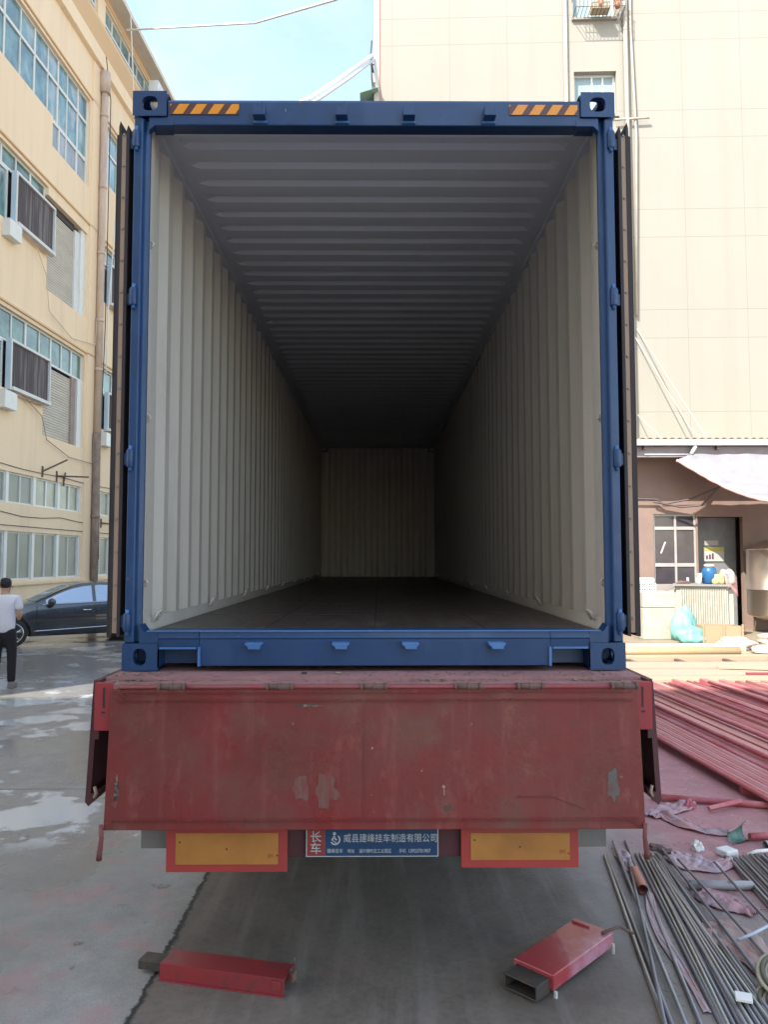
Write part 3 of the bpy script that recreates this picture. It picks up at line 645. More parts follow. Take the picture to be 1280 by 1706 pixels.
q = MB(); q.box((-.65, -.30, -.18), (.5, -.2, 0)); q.box((-.65, .2, -.18), (.5, .3, 0)); q.build('skid', M_dark, t)
q = MB()
for i in range(2): q.lathe((-.84+.0*i, -.365, .62+.12*i), [(.03, 0), (.03, -.02)], 10, axis='y')
q.build('gauge', M_dark, t)
tz = 1.352
t = empty('water_jug', (8.62, 16.1, tz), 0, 'blue plastic barrel with pale lid standing on the transformer', 'barrel')
q = MB(); q.lathe((0, 0, 0), [(.13, 0), (.175, .03), (.18, .3), (.165, .38), (.12, .44)], 24); q.build('barrel', mat('blue_plastic', (.02, .11, .27), .35), t)
q = MB(); q.lathe((0, 0, .441), [(.125, 0), (.13, .05), (.12, .06)], 20); q.build('lid', mat('cream_plastic', (.6, .55, .40), .5), t)
q = MB(); q.tube([(-.17, 0, .32), (-.23, 0, .25), (-.2, 0, .1)], .018, 6); q.build('handle', mat('blue_plastic', (0, 0, 0)), t)
def lump(name, label, cat, c, rad, m, amp=.35, seed=0, freq=3.0, flat=0.0, rz=0, sub=(36, 18)):
    c = Vector(c)
    def fn(u, v):
        a = 2*pi*u; p = pi*(v-.5); d = Vector((cos(a)*cos(p), sin(a)*cos(p), sin(p)))
        w = 1+amp*noise.noise(d*freq*.5+Vector((seed, 0, 0)))+amp*.6*abs(noise.noise(d*freq*1.6+Vector((0, seed, 0))))
        q = Vector((d.x*rad[0]*w, d.y*rad[1]*w, max(d.z*rad[2]*w, -rad[2]*.55)+rad[2]*.55))
        return Matrix.Rotation(rz, 3, 'Z') @ q
    q = MB(); q.grid(fn, *sub); o = q.build(name, m, None, loc=c); return tag(o, label, cat)
M_cloth_y = mat('yellow_bag', (.48, .38, .14), .6, var=.5, vscale=5, col2=(.46, .42, .3))
M_cloth_w = mat('white_bag', (.46, .42, .36), .6, var=.7, vscale=5, col2=(.38, .25, .20))
lump('cloth_bag', 'yellow and white cloth bundle on the transformer lid beside the blue barrel', 'bag', (8.80, 15.92, tz), (.16, .13, .17), M_cloth_y, seed=2)
lump('cloth_bag', 'white cloth sack with red edge on the right of the transformer lid', 'bag', (9.02, 15.98, tz), (.20, .17, .24), M_cloth_w, seed=5)
q = MB(); q.grid(lambda u, v: Vector((8.86+.42*u, 15.74+.25*u-.05*v, 1.50-.13*u-.34*v*(.4+.6*u)+.15*(1-v))) , 8, 6)
tag(q.build('cloth', mat('pinkish_cloth', (.62, .40, .38), .7, var=.8, vscale=3, col2=(.55, .05, .08)), solid=.004), 'white and red cloth hanging over the right edge of the transformer lid', 'cloth')
t = empty('tin_can', (8.30, 16.0, tz), 0, 'white tin can on the left part of the transformer lid', 'can')
q = MB(); q.lathe((0, 0, 0), [(.07, 0), (.07, .17)], 14); q.build('can', M_white, t)
q = MB(); q.box((-.05, -.05, .171), (.07, .05, .28)); q.build('lid', M_cloth_w, t)
lump('rag', 'crumpled dark rag at the left rear of the transformer lid', 'rag', (8.02, 16.3, tz), (.18, .1, .05), M_rust, seed=9)
# white block, crate, bundles in front of the shed
t = empty('concrete_block', (7.04, 15.7, 0), 0, 'big white plastered block beside the container corner', 'block')
M_wblock = mat('white_plaster', (.44, .42, .36), .8, var=.6, vscale=3, col2=(.34, .30, .24), bump=.1)
q = MB(); q.box((-.45, -.4, 0), (.36, .4, .78)); q.build('base', M_wblock, t, bevel=.02)
q = MB(); q.box((-.45, -.41, .783), (.37, .41, 1.18)); q.build('top', M_wblock, t, bevel=.03)
t = empty('plastic_crate', (6.92, 15.75, 1.183), 0, 'white plastic crate with open lattice sides on the white block', 'crate')
q = MB()
for z in (0, .07, .13, .19): q.box((-.4, -.2, z), (.10, .2, z+.022))
for i in range(9): q.box((-.4+i*.06, -.201, .0), (-.375+i*.06, .2, .21))
q.build('lattice', M_white, t)
q = MB(); q.box((-.4, -.21, .213), (.08, .22, .34)); q.build('bundle', mat('grey_white', (.55, .57, .56), .6), t, bevel=.03)
M_teal = mat('teal_sheet', (.14, .38, .36), .5, var=.6, vscale=4, col2=(.28, .44, .40))
lump('tarp_bundle', 'bulging bundle wrapped in pale teal sheet between white block and transformer', 'tarp', (7.55, 15.2, 0), (.30, .28, .50), M_teal, seed=11, amp=.3)
lump('tarp_bundle', 'low pale teal sheet heap at the foot of the teal bundle', 'tarp', (7.55, 14.6, 0), (.34, .26, .24), M_teal, seed=13, amp=.35)
M_woodbox = mat('box_wood', (.36, .27, .16), .8, var=.6, vscale=4, col2=(.36, .26, .18), stretch=(.4, 1, 3))
t = empty('wooden_box', (8.15, 14.6, 0), R(-4), 'shallow open wooden box in front of the transformer', 'box')
for nm, a, b in (('front_board', (-.42, -.25, .02), (.42, -.23, .42)), ('back_board', (-.42, .23, .02), (.42, .25, .42)), ('side_board', (-.44, -.25, .02), (-.421, .25, .42)), ('side_board', (.421, -.25, .02), (.44, .25, .42)), ('bottom', (-.42, -.229, .02), (.42, .229, .04))):
    q = MB(); q.box(a, b); q.build(nm, M_woodbox, t)
for xx in (-.46, .02, .445):
    q = MB(); q.box((xx, -.275, 0), (xx+.04, -.252, .46)); q.build('post', M_woodbox, t)
for k, (c, rad, m, lab) in enumerate((((9.6, 14.3, 0), (.55, .35, .16), M_cloth_w, 'long pale sack lying right of the transformer'), ((10.6, 15.0, 0), (.6, .4, .22), M_cloth_w, 'stacked pale sacks below the steel tank'),
        ((10.5, 14.0, 0), (.45, .3, .5), mat('mottled_sack', (.5, .46, .36), .8, var=.9, vscale=6, col2=(.25, .2, .16)), 'upright mottled sack at the right edge below the tank'),
        ((7.9, 13.2, 0), (.42, .22, .16), M_cloth_w, 'crumpled white plastic sheet in front of the wooden box'), ((8.5, 12.6, 0), (.5, .22, .1), M_wblock, 'flat pile of white rubble before the wooden box'),
        ((8.0, 9.8, 0), (.36, .2, .14), mat('paleblue_bag', (.5, .6, .58), .5, var=.7, vscale=5, col2=(.66, .66, .6)), 'pale blue crumpled plastic bag on the sunny ground right of the boards'),
        ((9.3, 12.7, 0), (1.0, .3, .10), mat('soil', (.14, .085, .065), .95, var=.7, vscale=8), 'low heap of dark earth before the tank'))):
    lump('sack' if 'sack' in lab else ('plastic_sheet' if 'plastic' in lab else 'rubble_heap'), lab, 'sack' if 'sack' in lab else ('plastic sheet' if 'plastic' in lab else 'heap'), c, rad, m, seed=20+k, amp=.45)
# furniture under the shed
t = empty('work_table', (8.0, 17.3, 0), 0, 'grey steel work table with pipe leg in the shade of the shed', 'table')
q = MB(); q.box((-.75, -.3, 1.05), (.15, .3, 1.30)); q.build('cabinet', mat('grey_cab', (.32, .29, .28), .6), t)
q = MB(); q.tube([(.42, -.3, 0), (.42, -.3, 1.5)], .04, 8); q.tube([(.15, -.3, 1.28), (.75, -.3, 1.28)], .05, 8); q.build('frame', mat('grey_cab', (.3, .3, .3)), t)
q = MB(); q.box((-.75, -.25, .35), (.5, .3, .40)); q.build('shelf', M_rust, t)
q = MB(); q.box((-.7, -.2, 0), (-.64, .2, 1.04)); q.box((.05, -.2, 0), (.11, .2, 1.04)); q.build('leg', M_rust, t)

# boards and timbers in the sun beyond the red pipes
M_board = mat('pale_board', (.38, .31, .21), .75, var=.6, vscale=2, col2=(.35, .24, .17), stretch=(.35, 2, 1))
M_board2 = mat('pinkish_board', (.40, .28, .22), .75, var=.7, vscale=2, col2=(.34, .29, .20), stretch=(.35, 2, 1))
def board(label, c, L, w, h, rz, m, z=0, cat='board', group='boards lying in the sun'):
    q = MB(); q.box((-L/2, -w/2, 0), (L/2, w/2, h)); o = q.build('board' if cat == 'board' else 'timber_beam', m, None, bevel=.006, loc=(c[0], c[1], z)); o.rotation_euler = (0, 0, rz); return tag(o, label, cat, group)
board('wide pale board nearest to the red pipes', (5.9, 8.95, 0), 4.6, .42, .05, R(-1), M_board)
board('wide pinkish board, second from the red pipes', (5.7, 9.60, 0), 4.2, .62, .05, R(1), M_board2)
board('broad flat board lying third from the red pipes', (5.9, 10.45, 0), 4.0, .75, .06, R(-.5), M_board2)
board('thin plank across the broad board', (7.3, 9.6, 0), 2.6, .09, .04, R(-14), M_board, z=.062)
board('long dark red strip on the boards', (7.0, 9.18, 0), 1.6, .05, .04, R(-1), mat('dark_red_strip', (.25, .05, .07), .6), z=.056)
board('pale timber behind the broad boards', (6.2, 11.45, 0), 4.4, .24, .10, R(.5), M_board, cat='beam')
board('white step slab in front of the white block', (6.5, 13.3, 0), 3.0, .8, .09, 0, M_wblock, cat='slab')
board('long pale plank before the white step slab', (6.1, 12.35, 0), 3.4, .18, .05, R(1), M_board, cat='beam')
for k in range(4):
    q = MB(); q.box((-.04, -.3, 0), (.04, .3, .05)); o = q.build('timber_offcut', M_rust, None, loc=(4.9+.95*k, 11.1, .0)); tag(o, 'short rust brown wooden bearer between the boards and the yellow pipe', 'offcut', 'short brown bearers under the boards'); o['label'] = 'rust brown bearer under the yellow pipe, number %s from the container' % ['first', 'second', 'third', 'fourth'][k] if False else ['rust brown bearer closest to the container', 'second rust brown bearer from the container', 'third rust brown bearer from the container', 'rust brown bearer farthest from the container'][k]
q = MB(); q.tube([(3.9, 11.9, .13), (7.3, 11.75, .13)], .10, 16)
tag(q.build('pipe', mat('yellow_pipe', (.44, .29, .14), .5, var=.6, vscale=2, col2=(.44, .36, .24))), 'thick yellow orange pipe lying crosswise in the sun', 'pipe')
for k in range(9):
    a = Vector((7.6+random.uniform(-.5, 1.6), 9.3+random.uniform(-.5, 1.8), .03)); an = R(random.uniform(-40, 40)); L = random.uniform(.3, .9)
    q = MB(); q.tube([a, a+Vector((cos(an)*L*.5, sin(an)*L*.5, .06+.03*k/9)), a+Vector((cos(an)*L, sin(an)*L, .02))], .016, 5)
    tag(q.build('branch', mat('pale_twig', (.5, .43, .28), .8, var=.5)), 'dry pale twig in the tangle on the sunny ground at the right', 'twig', 'dry twigs on the sunny ground')

# ------------------------------------------------------------------ unseen stepped block added behind the camera to shade the yard
RB = empty('rear_shade_block', (0, -9.2, 0), 0, 'unseen pale stepped block added behind the viewer to shade the yard', 'building')
M_pale = mat('pale_render', (.62, .60, .56), .8, var=.3, vscale=.5)
for (xa, xb, hz) in ((-26, -4.5, 22.6), (-4.5, -.3, 13.6)):
    x = XF(); hh = []
    for k in range(int(hz/4.4)):
        j = xa+1.6
        while j+2.4 < xb: hh.append((j, j+2.2, 1.2+4.1*k, 3.2+4.1*k)); j += 4
    rect_wall(x, xa, xb, 0, hz, hh, 0, .2)
    x.mb.poly([(xa, -12, 0), (xb, -12, 0), (xb, -12, hz), (xa, -12, hz)]); x.mb.poly([(xa, 0, hz), (xb, 0, hz), (xb, -12, hz), (xa, -12, hz)])
    for a in (xa, xb): x.mb.poly([(a, 0, 0), (a, -12, 0), (a, -12, hz), (a, 0, hz)])
    for i, v in enumerate(x.mb.v): x.mb.v[i] = (v[0], -abs(v[1]), v[2])      # openings are cut facing +y
    x.mb.build('wall', M_pale, RB, recalc=False)
    q = MB(); q.box((xa+.2, -.3, .1), (xb-.2, -.25, hz-.2)); q.build('inner_wall', M_glassl, RB)

# ------------------------------------------------------------------ shipping container
B = 1.47
CT = empty('shipping_container', (0, 0, B), 0, 'open dark blue shipping container with cream interior standing on the red trailer', 'container')
L = 12.19
def ring_plate(mb, o, u, v, w, h, th, hole, N=24, m=0):
    # rectangular plate with a hole: o corner, u/v unit axes, hole(angle)->(a,b)
    o, u, v = Vector(o), Vector(u), Vector(v); nrm = u.cross(v)
    out = []; inn = []
    for k in range(N):
        a = 2*pi*k/N; c, s = cos(a), sin(a)
        q = 1/max(abs(c)/(w/2), abs(s)/(h/2)); out.append((w/2+c*q, h/2+s*q)); inn.append(hole(a))
    # snap nearest points to corners
    for cx, cy in ((0, 0), (w, 0), (w, h), (0, h)):
        k = min(range(N), key=lambda i: (out[i][0]-cx)**2+(out[i][1]-cy)**2); out[k] = (cx, cy)
    P = lambda t, d: o+u*t[0]+v*t[1]-nrm*d
    for k in range(N):
        j = (k+1) % N
        mb.poly([P(out[k], 0), P(out[j], 0), P(inn[j], 0), P(inn[k], 0)], m)
        mb.poly([P(out[k], th), P(inn[k], th), P(inn[j], th), P(out[j], th)], m)
        mb.poly([P(inn[k], 0), P(inn[j], 0), P(inn[j], th), P(inn[k], th)], m)
def oval(cx, cy, rx, ry, p=2.6):
    def f(a):
        c, s = cos(a), sin(a); return (cx+rx*(abs(c)**(2/p))*(1 if c > 0 else -1), cy+ry*(abs(s)**(2/p))*(1 if s > 0 else -1))
    return f
def casting(x, y, z, sx, sy, top):
    # x,y,z: outer corner at the end face; hollow steel corner fitting
    w, dp, h, th = .172, .178, .13, .028
    mb = MB(); X0, X1 = (x, x-sx*w); a, b = min(X0, X1), max(X0, X1)
    yo = y; yi = y+sy*dp
    fr = oval(w/2 + (.0), h/2, .032 if not top else .040, .040 if not top else .038)
    if sy > 0: ring_plate(mb, (a, yo, z), (1, 0, 0), (0, 0, 1), w, h, th, fr)
    else: ring_plate(mb, (b, yo, z), (-1, 0, 0), (0, 0, 1), w, h, th, fr)
    # side plate with a hole
    y0, y1 = min(yo, yi), max(yo, yi)
    y0s, y1s = (y0+th, y1) if sy > 0 else (y0, y1-th)
    if sx > 0: ring_plate(mb, (x, y0s, z), (0, 1, 0), (0, 0, 1), y1s-y0s, h, th, oval((y1s-y0s)/2, h/2, .045, .03))
    else: ring_plate(mb, (x, y1s, z), (0, -1, 0), (0, 0, 1), y1s-y0s, h, th, oval((y1s-y0s)/2, h/2, .045, .03))
    ia, ib = (a, b-th) if sx > 0 else (a+th, b)
    if top:
        ring_plate(mb, (ia, y0s, z+h), (1, 0, 0), (0, 1, 0), ib-ia, y1s-y0s, th, oval((ib-ia)/2, (y1s-y0s)/2, .036, .064))
        mb.box((ia, y0s, z), (ib, y1s, z+.012))
    else:
        ring_plate(mb, (ia, y1s, z), (1, 0, 0), (0, -1, 0), ib-ia, y1s-y0s, th, oval((ib-ia)/2, (y1s-y0s)/2, .036, .064))
        mb.box((ia, y0s, z+h-.012), (ib, y1s, z+h))
    for q, s_ in ((0, 1),):
        if not top: mb.box((a+.002 if sx < 0 else a, yi-sy*.02, z+th), (b-.002, yi, z+h-.013))
    if sx > 0: mb.box((a, y0s, z+.013), (a+.02, y1s, z+h-th))
    else: mb.box((b-.02, y0s, z+.013), (b, y1s, z+h-th))
    mb.build('corner_casting', M_blue, CT, recalc=False)
H = 2.896
for sx in (-1, 1):
    casting(sx*1.219, 0, 0, sx, 1, False); casting(sx*1.219, 0, H-.13, sx, 1, True)
    casting(sx*1.219, L, 0, sx, -1, False); casting(sx*1.219, L, H-.13, sx, -1, True)
    # rear corner post: J section, lighter outer flange and the deeper inner part
    q = MB()
    q.prism([(sx*1.213, .012), (sx*1.168, .012), (sx*1.160, .040), (sx*1.138, .046), (sx*1.149, .09), (sx*1.164, .16), (sx*1.213, .16)], .131, H-.131, axis='z')
    q.build('corner_post', M_blue, CT, bevel=.006)
    # hinge lugs
    for z in (.23, 1.03, 1.84, 2.65):
        h_ = MB(); h_.tube([(sx*1.198, .008, z-.045), (sx*1.198, .008, z+.045)], .018, 12); h_.box((sx*1.184, -.002, z-.038), (sx*1.2185, .02, z+.038))
        hh = h_.build('hinge_lug', M_blue, CT, bevel=.004)
        k_ = MB(); k_.tube([(sx*1.197, .004, z-.062), (sx*1.197, .004, z+.062)], .009, 8); k_.build('hinge_pin', M_blue2, hh)
    q = MB(); q.box((sx*1.218, L-.16, .131), (sx*1.172, L-.004, H-.131)); q.build('corner_post', M_blue, CT)
    # bottom and top side rails
    q = MB(); q.box((sx*1.215, .179, .01), (sx*1.165, L-.179, .165)); q.build('side_rail', M_blue, CT)
    q = MB(); q.box((sx*1.215, .179, H-.075), (sx*1.16, L-.179, H-.018)); tr_ = q.build('side_rail', M_blue, CT)
    q = MB(); q.box((sx*1.1575, .17, H-.0775), (sx*1.1598, L-.18, H-.03)); q.box((sx*1.16, .17, H-.0775), (sx*1.2035, L-.18, H-.0753)); q.build('rail_liner', M_ceil, tr_)
    # corrugated side wall, blue outside and cream inside
    prof = []; yv = .16; xo, xi = 1.206, 1.170
    prof.append((xi, .16)); prof.append((xi, .30)); yv = .30
    while yv < L-.42:
        prof += [(xo, yv+.068), (xo, yv+.138), (xi, yv+.206), (xi, yv+.278)]; yv += .278
    prof.append((xi, L-.15))
    q = MB()
    for i in range(len(prof)-1):
        (a, c), (d, e) = prof[i], prof[i+1]
        q.poly([(sx*a, c, .165), (sx*d, e, .165), (sx*d, e, H-.075), (sx*a, c, H-.075)], 0)
        q.poly([(sx*(a+.004), c, .165), (sx*(d+.004), e, .165), (sx*(d+.004), e, H-.075), (sx*(a+.004), c, H-.075)], 1)
    w = q.build('side_wall', [M_cream, M_blue], CT, recalc=False)
    q = MB(); q.prism([(sx*1.169, .166), (sx*1.150, .172), (sx*1.150, .182), (sx*1.169, .235)], .16, L-.2); q.build('floor_trim', M_cream, w)
    for k in range(9):      # lashing rings along the floor
        y = .30+1.31*k; r_ = MB(); r_.tube([(sx*1.150, y-.03, .215), (sx*1.128, y-.022, .26), (sx*1.118, y+.012, .272), (sx*1.128, y+.035, .25), (sx*1.150, y+.03, .215)], .007, 6)
        r_.build('lashing_ring', M_cream, w)
    for z in (.42, 1.25, 2.15):
        r_ = MB(); r_.tube([(sx*1.152, .115, z-.02), (sx*1.132, .11, z), (sx*1.152, .115, z+.02)], .006, 6); r_.build('lashing_bar', M_cream, w)
# cream jamb just inside the post
    q = MB(); q.box((sx*1.1505, .105, .17), (sx*1.1635, .159, H-.13)); q.build('inner_jamb', M_cream, CT)
# header and sill
q = MB(); q.prism([(.02, H-.036), (.012, H-.052), (.012, H-.168), (.018, H-.172), (.14, H-.147), (.14, H-.036)], -1.047, 1.047, axis='x'); hd = q.build('header_beam', M_blue, CT, bevel=.004)
q = MB(); q.box((-1.047, .141, H-.146), (1.047, .16, H-.04)); q.build('header_back', M_ceil, hd)
for sx in (-1, 1):
    q = MB(); q.prism([(sx*1.138, H-.131), (sx*1.138, H-.20), (sx*1.110, H-.174), (sx*1.02, H-.174), (sx*1.02, H-.131)], .010, .05); q.build('gusset', M_blue, hd, bevel=.003)
for sgn, x0 in ((-1, -1.032), (1, .684)):
    x1 = x0+.348; z0, z1 = H-.118, H-.062
    q = MB(); q.box((x0, .008, z0), (x1, .0118, z1)); pl = q.build('hazard_decal', M_hblack, hd)
    q = MB(); wst = .052
    for k in range(-1, 5):
        a = x0+.012+k*.0885; sh = .034
        pts = [(a, z0+.002), (a+wst, z0+.002), (a+wst+sh, z1-.002), (a+sh, z1-.002)]
        cl = []
        for p, r_ in zip(pts, pts[1:]+pts[:1]):   # clip at the left and right decal edges
            def ins(t): return x0 <= t[0] <= x1
            if ins(p): cl.append(p)
            if ins(p) != ins(r_):
                ed = x0 if (p[0] < x0 or r_[0] < x0) else x1; f = (ed-p[0])/(r_[0]-p[0]); cl.append((ed, p[1]+f*(r_[1]-p[1])))
        if len(cl) > 2: q.poly([(t[0], .0068, t[1]) for t in cl])
    q.build('stripes', M_orange, pl, recalc=False)
for i, x0 in enumerate((-.575, -.163, .175, .580)):
    flip = -1 if i < 2 else 1
    q = MB(); zc = H-.115
    prof = [(-.030, -.040), (.030, -.040), (.030, .010), (.020, .012), (.012, -.008), (-.004, -.006), (-.010, .026), (-.020, .032), (-.030, .006)]
    q.prism([(x0+flip*a, zc+c) for a, c in prof], -.055, .012); o = q.build('cam_keeper', M_blue, hd, bevel=.003)
    q = MB(); q.box((x0-.034, -.004, zc-.052), (x0+.034, .0115, zc-.041)); q.build('keeper_plate', M_blue2, o)
q = MB(); q.prism([(.012, .185), (.004, .155), (.008, .148), (.012, .02), (.15, .02), (.15, .190)], -.848, .855, axis='x'); sill = q.build('sill_beam', M_blue, CT, bevel=.003)
for sx in (-1, 1):
    a, b = (-1.047, -.850) if sx < 0 else (.857, 1.047)
    q = MB(); q.prism([(.0125, .1845), (.0045, .155), (.0085, .148), (.0125, .102), (.15, .102), (.15, .1895)], a, b, axis='x'); q.box((a+.002, .12, .02), (b-.002, .15, .101)); q.build('sill_end', M_blue, sill)
    e = -.846 if sx < 0 else .853
    q = MB(); q.box((e-.006, -.004, .02), (e+.006, .012, .112)); q.box((min(a, b)+.01, -.004, .1025), (max(a, b)-.01, .004, .112)); q.build('pocket_rim', M_blue2, sill)
    q = MB(); q.prism([(sx*1.138, .131), (sx*1.047, .131), (sx*1.047, .185), (sx*1.115, .185), (sx*1.138, .220)], .006, .10); q.build('gusset', M_blue, sill)
q = MB(); q.box((-1.1, .0, .1855), (1.1, .006, .192)); q.build('sill_edge', M_blue2, sill)
for x0 in (-.577, -.160, .175, .590):
    q = MB(); q.prism([(x0-.042, .137), (x0+.036, .137), (x0+.042, .128), (x0+.030, .118), (x0+.030, .105), (x0-.026, .105), (x0-.03, .119), (x0-.042, .124)], -.05, .012); q.build('cam_keeper', M_blue2, sill, bevel=.003)
# floor, roof, end wall
q = MB(); q.box((-1.149, .1505, .150), (1.149, L-.1, .172)); q.box((-1.16, .2, .02), (1.16, L-.2, .06)); fl_ = q.build('floor', M_ply, CT)
q = MB()
for k in range(9): q.box((-1.148, 1.32+1.22*k, .1721), (1.148, 1.325+1.22*k, .1732))
for xx in (-.58, 0, .58): q.box((xx-.003, .152, .1721), (xx+.003, L-.2, .1728))
q.build('board_seams', M_gasket, fl_)
q = MB(); ys = []; yv = .16; ys.append((.16, 0)); yv = .34
while yv < L-.4:
    ys += [(yv, 0), (yv+.035, 1), (yv+.075, 1), (yv+.11, 0)]; yv += .2123
ys.append((L-.02, 0))
xs = [(-1.16, 0), (-1.08, 0), (-1.03, 1), (1.03, 1), (1.08, 0), (1.16, 0)]
for i in range(len(ys)-1):
    for j in range(len(xs)-1):
        def P(a, c, dz=0): return (c[0], a[0], H-.035-.022*(1-a[1]*c[1])*1.0+.0+dz+(0 if True else 0))
        q.poly([P(ys[i], xs[j]), P(ys[i+1], xs[j]), P(ys[i+1], xs[j+1]), P(ys[i], xs[j+1])], 0)
        q.poly([P(ys[i], xs[j], .004), P(ys[i+1], xs[j], .004), P(ys[i+1], xs[j+1], .004), P(ys[i], xs[j+1], .004)], 1)
q.build('roof', [M_ceil, M_blue], CT, recalc=False)
q = MB(); xv = -1.15; pr = [(-1.214, 0)]
while xv < 1.05: pr += [(xv, 0), (xv+.045, 1), (xv+.115, 1), (xv+.16, 0)]; xv += .25
pr += [(1.214, 0)]
for i in range(len(pr)-1):
    a, c = pr[i], pr[i+1]
    q.poly([(a[0], L-.14+.04*a[1], .1), (c[0], L-.14+.04*c[1], .1), (c[0], L-.14+.04*c[1], H-.02), (a[0], L-.14+.04*a[1], H-.02)], 0)
    q.poly([(a[0], L-.135+.04*a[1], .1), (c[0], L-.135+.04*c[1], .1), (c[0], L-.135+.04*c[1], H-.02), (a[0], L-.135+.04*a[1], H-.02)], 1)
q.build('end_wall', [M_cream, M_blue], CT, recalc=False)
q = MB(); q.box((-1.11, L-.09, H-.13), (1.11, L-.01, H-.01)); q.box((-1.11, L-.12, .02), (1.11, L-.01, .16)); q.build('end_frame', M_blue, CT)
# doors folded back along the sides
for sx in (-1, 1):
    z0, z1 = .165, 2.74; yA, yB = .05, 1.19
    q = MB(); q.box((sx*1.263, yA+.02, z0+.03), (sx*1.300, yB, z1-.03)); dr = q.build('door', M_blue, CT, bevel=.004)
    q = MB()      # gasket: two dark lips, tapering at the top
    for a, b, top in ((1.244, 1.260, z1-.0), (1.284, 1.298, z1+.02)):
        q.prism([(sx*a, z0), (sx*b, z0-.01), (sx*b, top-.03), (sx*(a*.5+b*.5), top), (sx*a, top-.04)], yA-.012, yA+.09)
    q.prism([(sx*1.2985, z0-.01), (sx*1.311, z0-.01), (sx*1.311, z1-.05), (sx*1.2985, z1-.045)], yA-.002, yB)
    q.build('door_gasket', M_gasket, dr)
    q = MB(); q.box((sx*1.2605, yA-.008, z0+.01), (sx*1.2835, yA+.019, z1-.05)); st = q.build('gasket_strip', M_strip, dr)
    q = MB()
    for k in range(16): q.lathe((sx*1.272, yA-.008, z0+.08+.163*k), [(.007, 0), (.006, -.006)], 8, axis='y')
    q.build('rivets', mat('rivet_steel', (.24, .21, .19), .6), st)
    for z in (.23, 1.03, 1.84, 2.65):
        q = MB(); q.box((sx*1.223, .048, z-.03), (sx*1.2625, .075, z+.03)); q.build('hinge_blade', M_blue, dr, bevel=.003)
    for xx in (.35, .85):
        q = MB(); q.tube([(sx*1.232, yA+xx, z0-.05), (sx*1.232, yA+xx, z1+.04)], .015, 10); q.build('locking_bar', mat('galvanised', (.5, .5, .5), .4, metal=.8), dr)

# ------------------------------------------------------------------ flatbed trailer
TR = empty('flatbed_trailer', (0, 0, 0), 0, 'worn dark red flatbed trailer under the container with its tailgate hanging down', 'trailer')
M_red = mat('trailer_red', (0.185, 0.040, 0.042), .55, var=.75, vscale=2.6, col2=(0.105, 0.050, 0.046), bump=.12, bscale=18, lo=.38, hi=.62, rvar=.2)
M_redb = mat('bright_red', (0.30, 0.026, 0.034), .55, var=.7, vscale=5, col2=(0.20, 0.035, 0.04))
M_redd = mat('dark_maroon', (0.085, 0.022, 0.028), .6, var=.5, vscale=4)
M_dust = mat('dusty_deck', (0.34, 0.17, 0.17), .8, var=.8, vscale=5, col2=(0.22, 0.12, 0.12), bump=.2, bscale=60)
q = MB(); q.box((-1.235, -.16, 1.38), (1.235, 12.6, 1.463)); q.build('deck', M_dust, TR)
q = MB(); q.box((-1.235, -.225, 1.36), (1.235, -.163, 1.448)); dk = q.build('rear_rail', M_dust, TR)
q = MB(); q.box((-1.185, -.262, 1.425), (1.185, -.228, 1.452)); q.build('top_lip', M_dust, dk)
q = MB(); q.tube([(-1.13, -.278, 1.437), (1.15, -.278, 1.437)], .0105, 10); q.build('hinge_rod', mat('rod_red', (.27, .035, .045), .55, var=.7, vscale=9, col2=(.20, .08, .08)), dk)
for k, xx in enumerate((-.90, -.42, 0.0, .42, .70, 1.12)):
    q = MB(); q.tube([(xx-.05, -.279, 1.438), (xx+.05, -.279, 1.438)], .0145, 10)
    for t in (-.055, 0, .055): q.tube([(xx+t-.006, -.279, 1.438), (xx+t+.006, -.279, 1.438)], .018, 10)
    q.build('hinge', M_rust, dk)
for sx in (-1, 1):
    q = MB(); q.box((sx*1.236, -.235, 1.20), (sx*1.262, 12.6, 1.462)); q.build('side_rail', M_redd, TR)
    q = MB(); q.box((sx*1.165, -.272, 1.245), (sx*1.245, -.236, 1.455)); q.box((sx*1.1655, -.236, 1.246), (sx*1.24, -.10, 1.26)); cp = q.build('corner_plate', M_redb, TR, bevel=.003)
    q = MB(); q.box((sx*1.198, -.2735, 1.345), (sx*1.207, -.270, 1.435)); q.box((sx*1.196, -.2735, 1.322), (sx*1.213, -.270, 1.330)); q.build('slot', M_gasket, cp)
    # hanging side boards: thin pressed panels with a pipe edge
    for j in range(4):
        y0 = -.17+3.15*j; y1 = y0+3.08
        q = MB(); q.prism([(sx*1.264, 1.44), (sx*1.288, 1.44), (sx*1.315, .905), (sx*1.30, .885), (sx*1.252, .93), (sx*1.25, .96), (sx*1.29, .94)], y0, y1); sb = q.build('side_board', M_redd, TR)
        q = MB(); q.tube([(sx*1.272, y0-.006, .925), (sx*1.262, y0-.006, .945), (sx*1.27, y0-.006, .975)], .008, 6); q.build('latch', M_strip, sb)
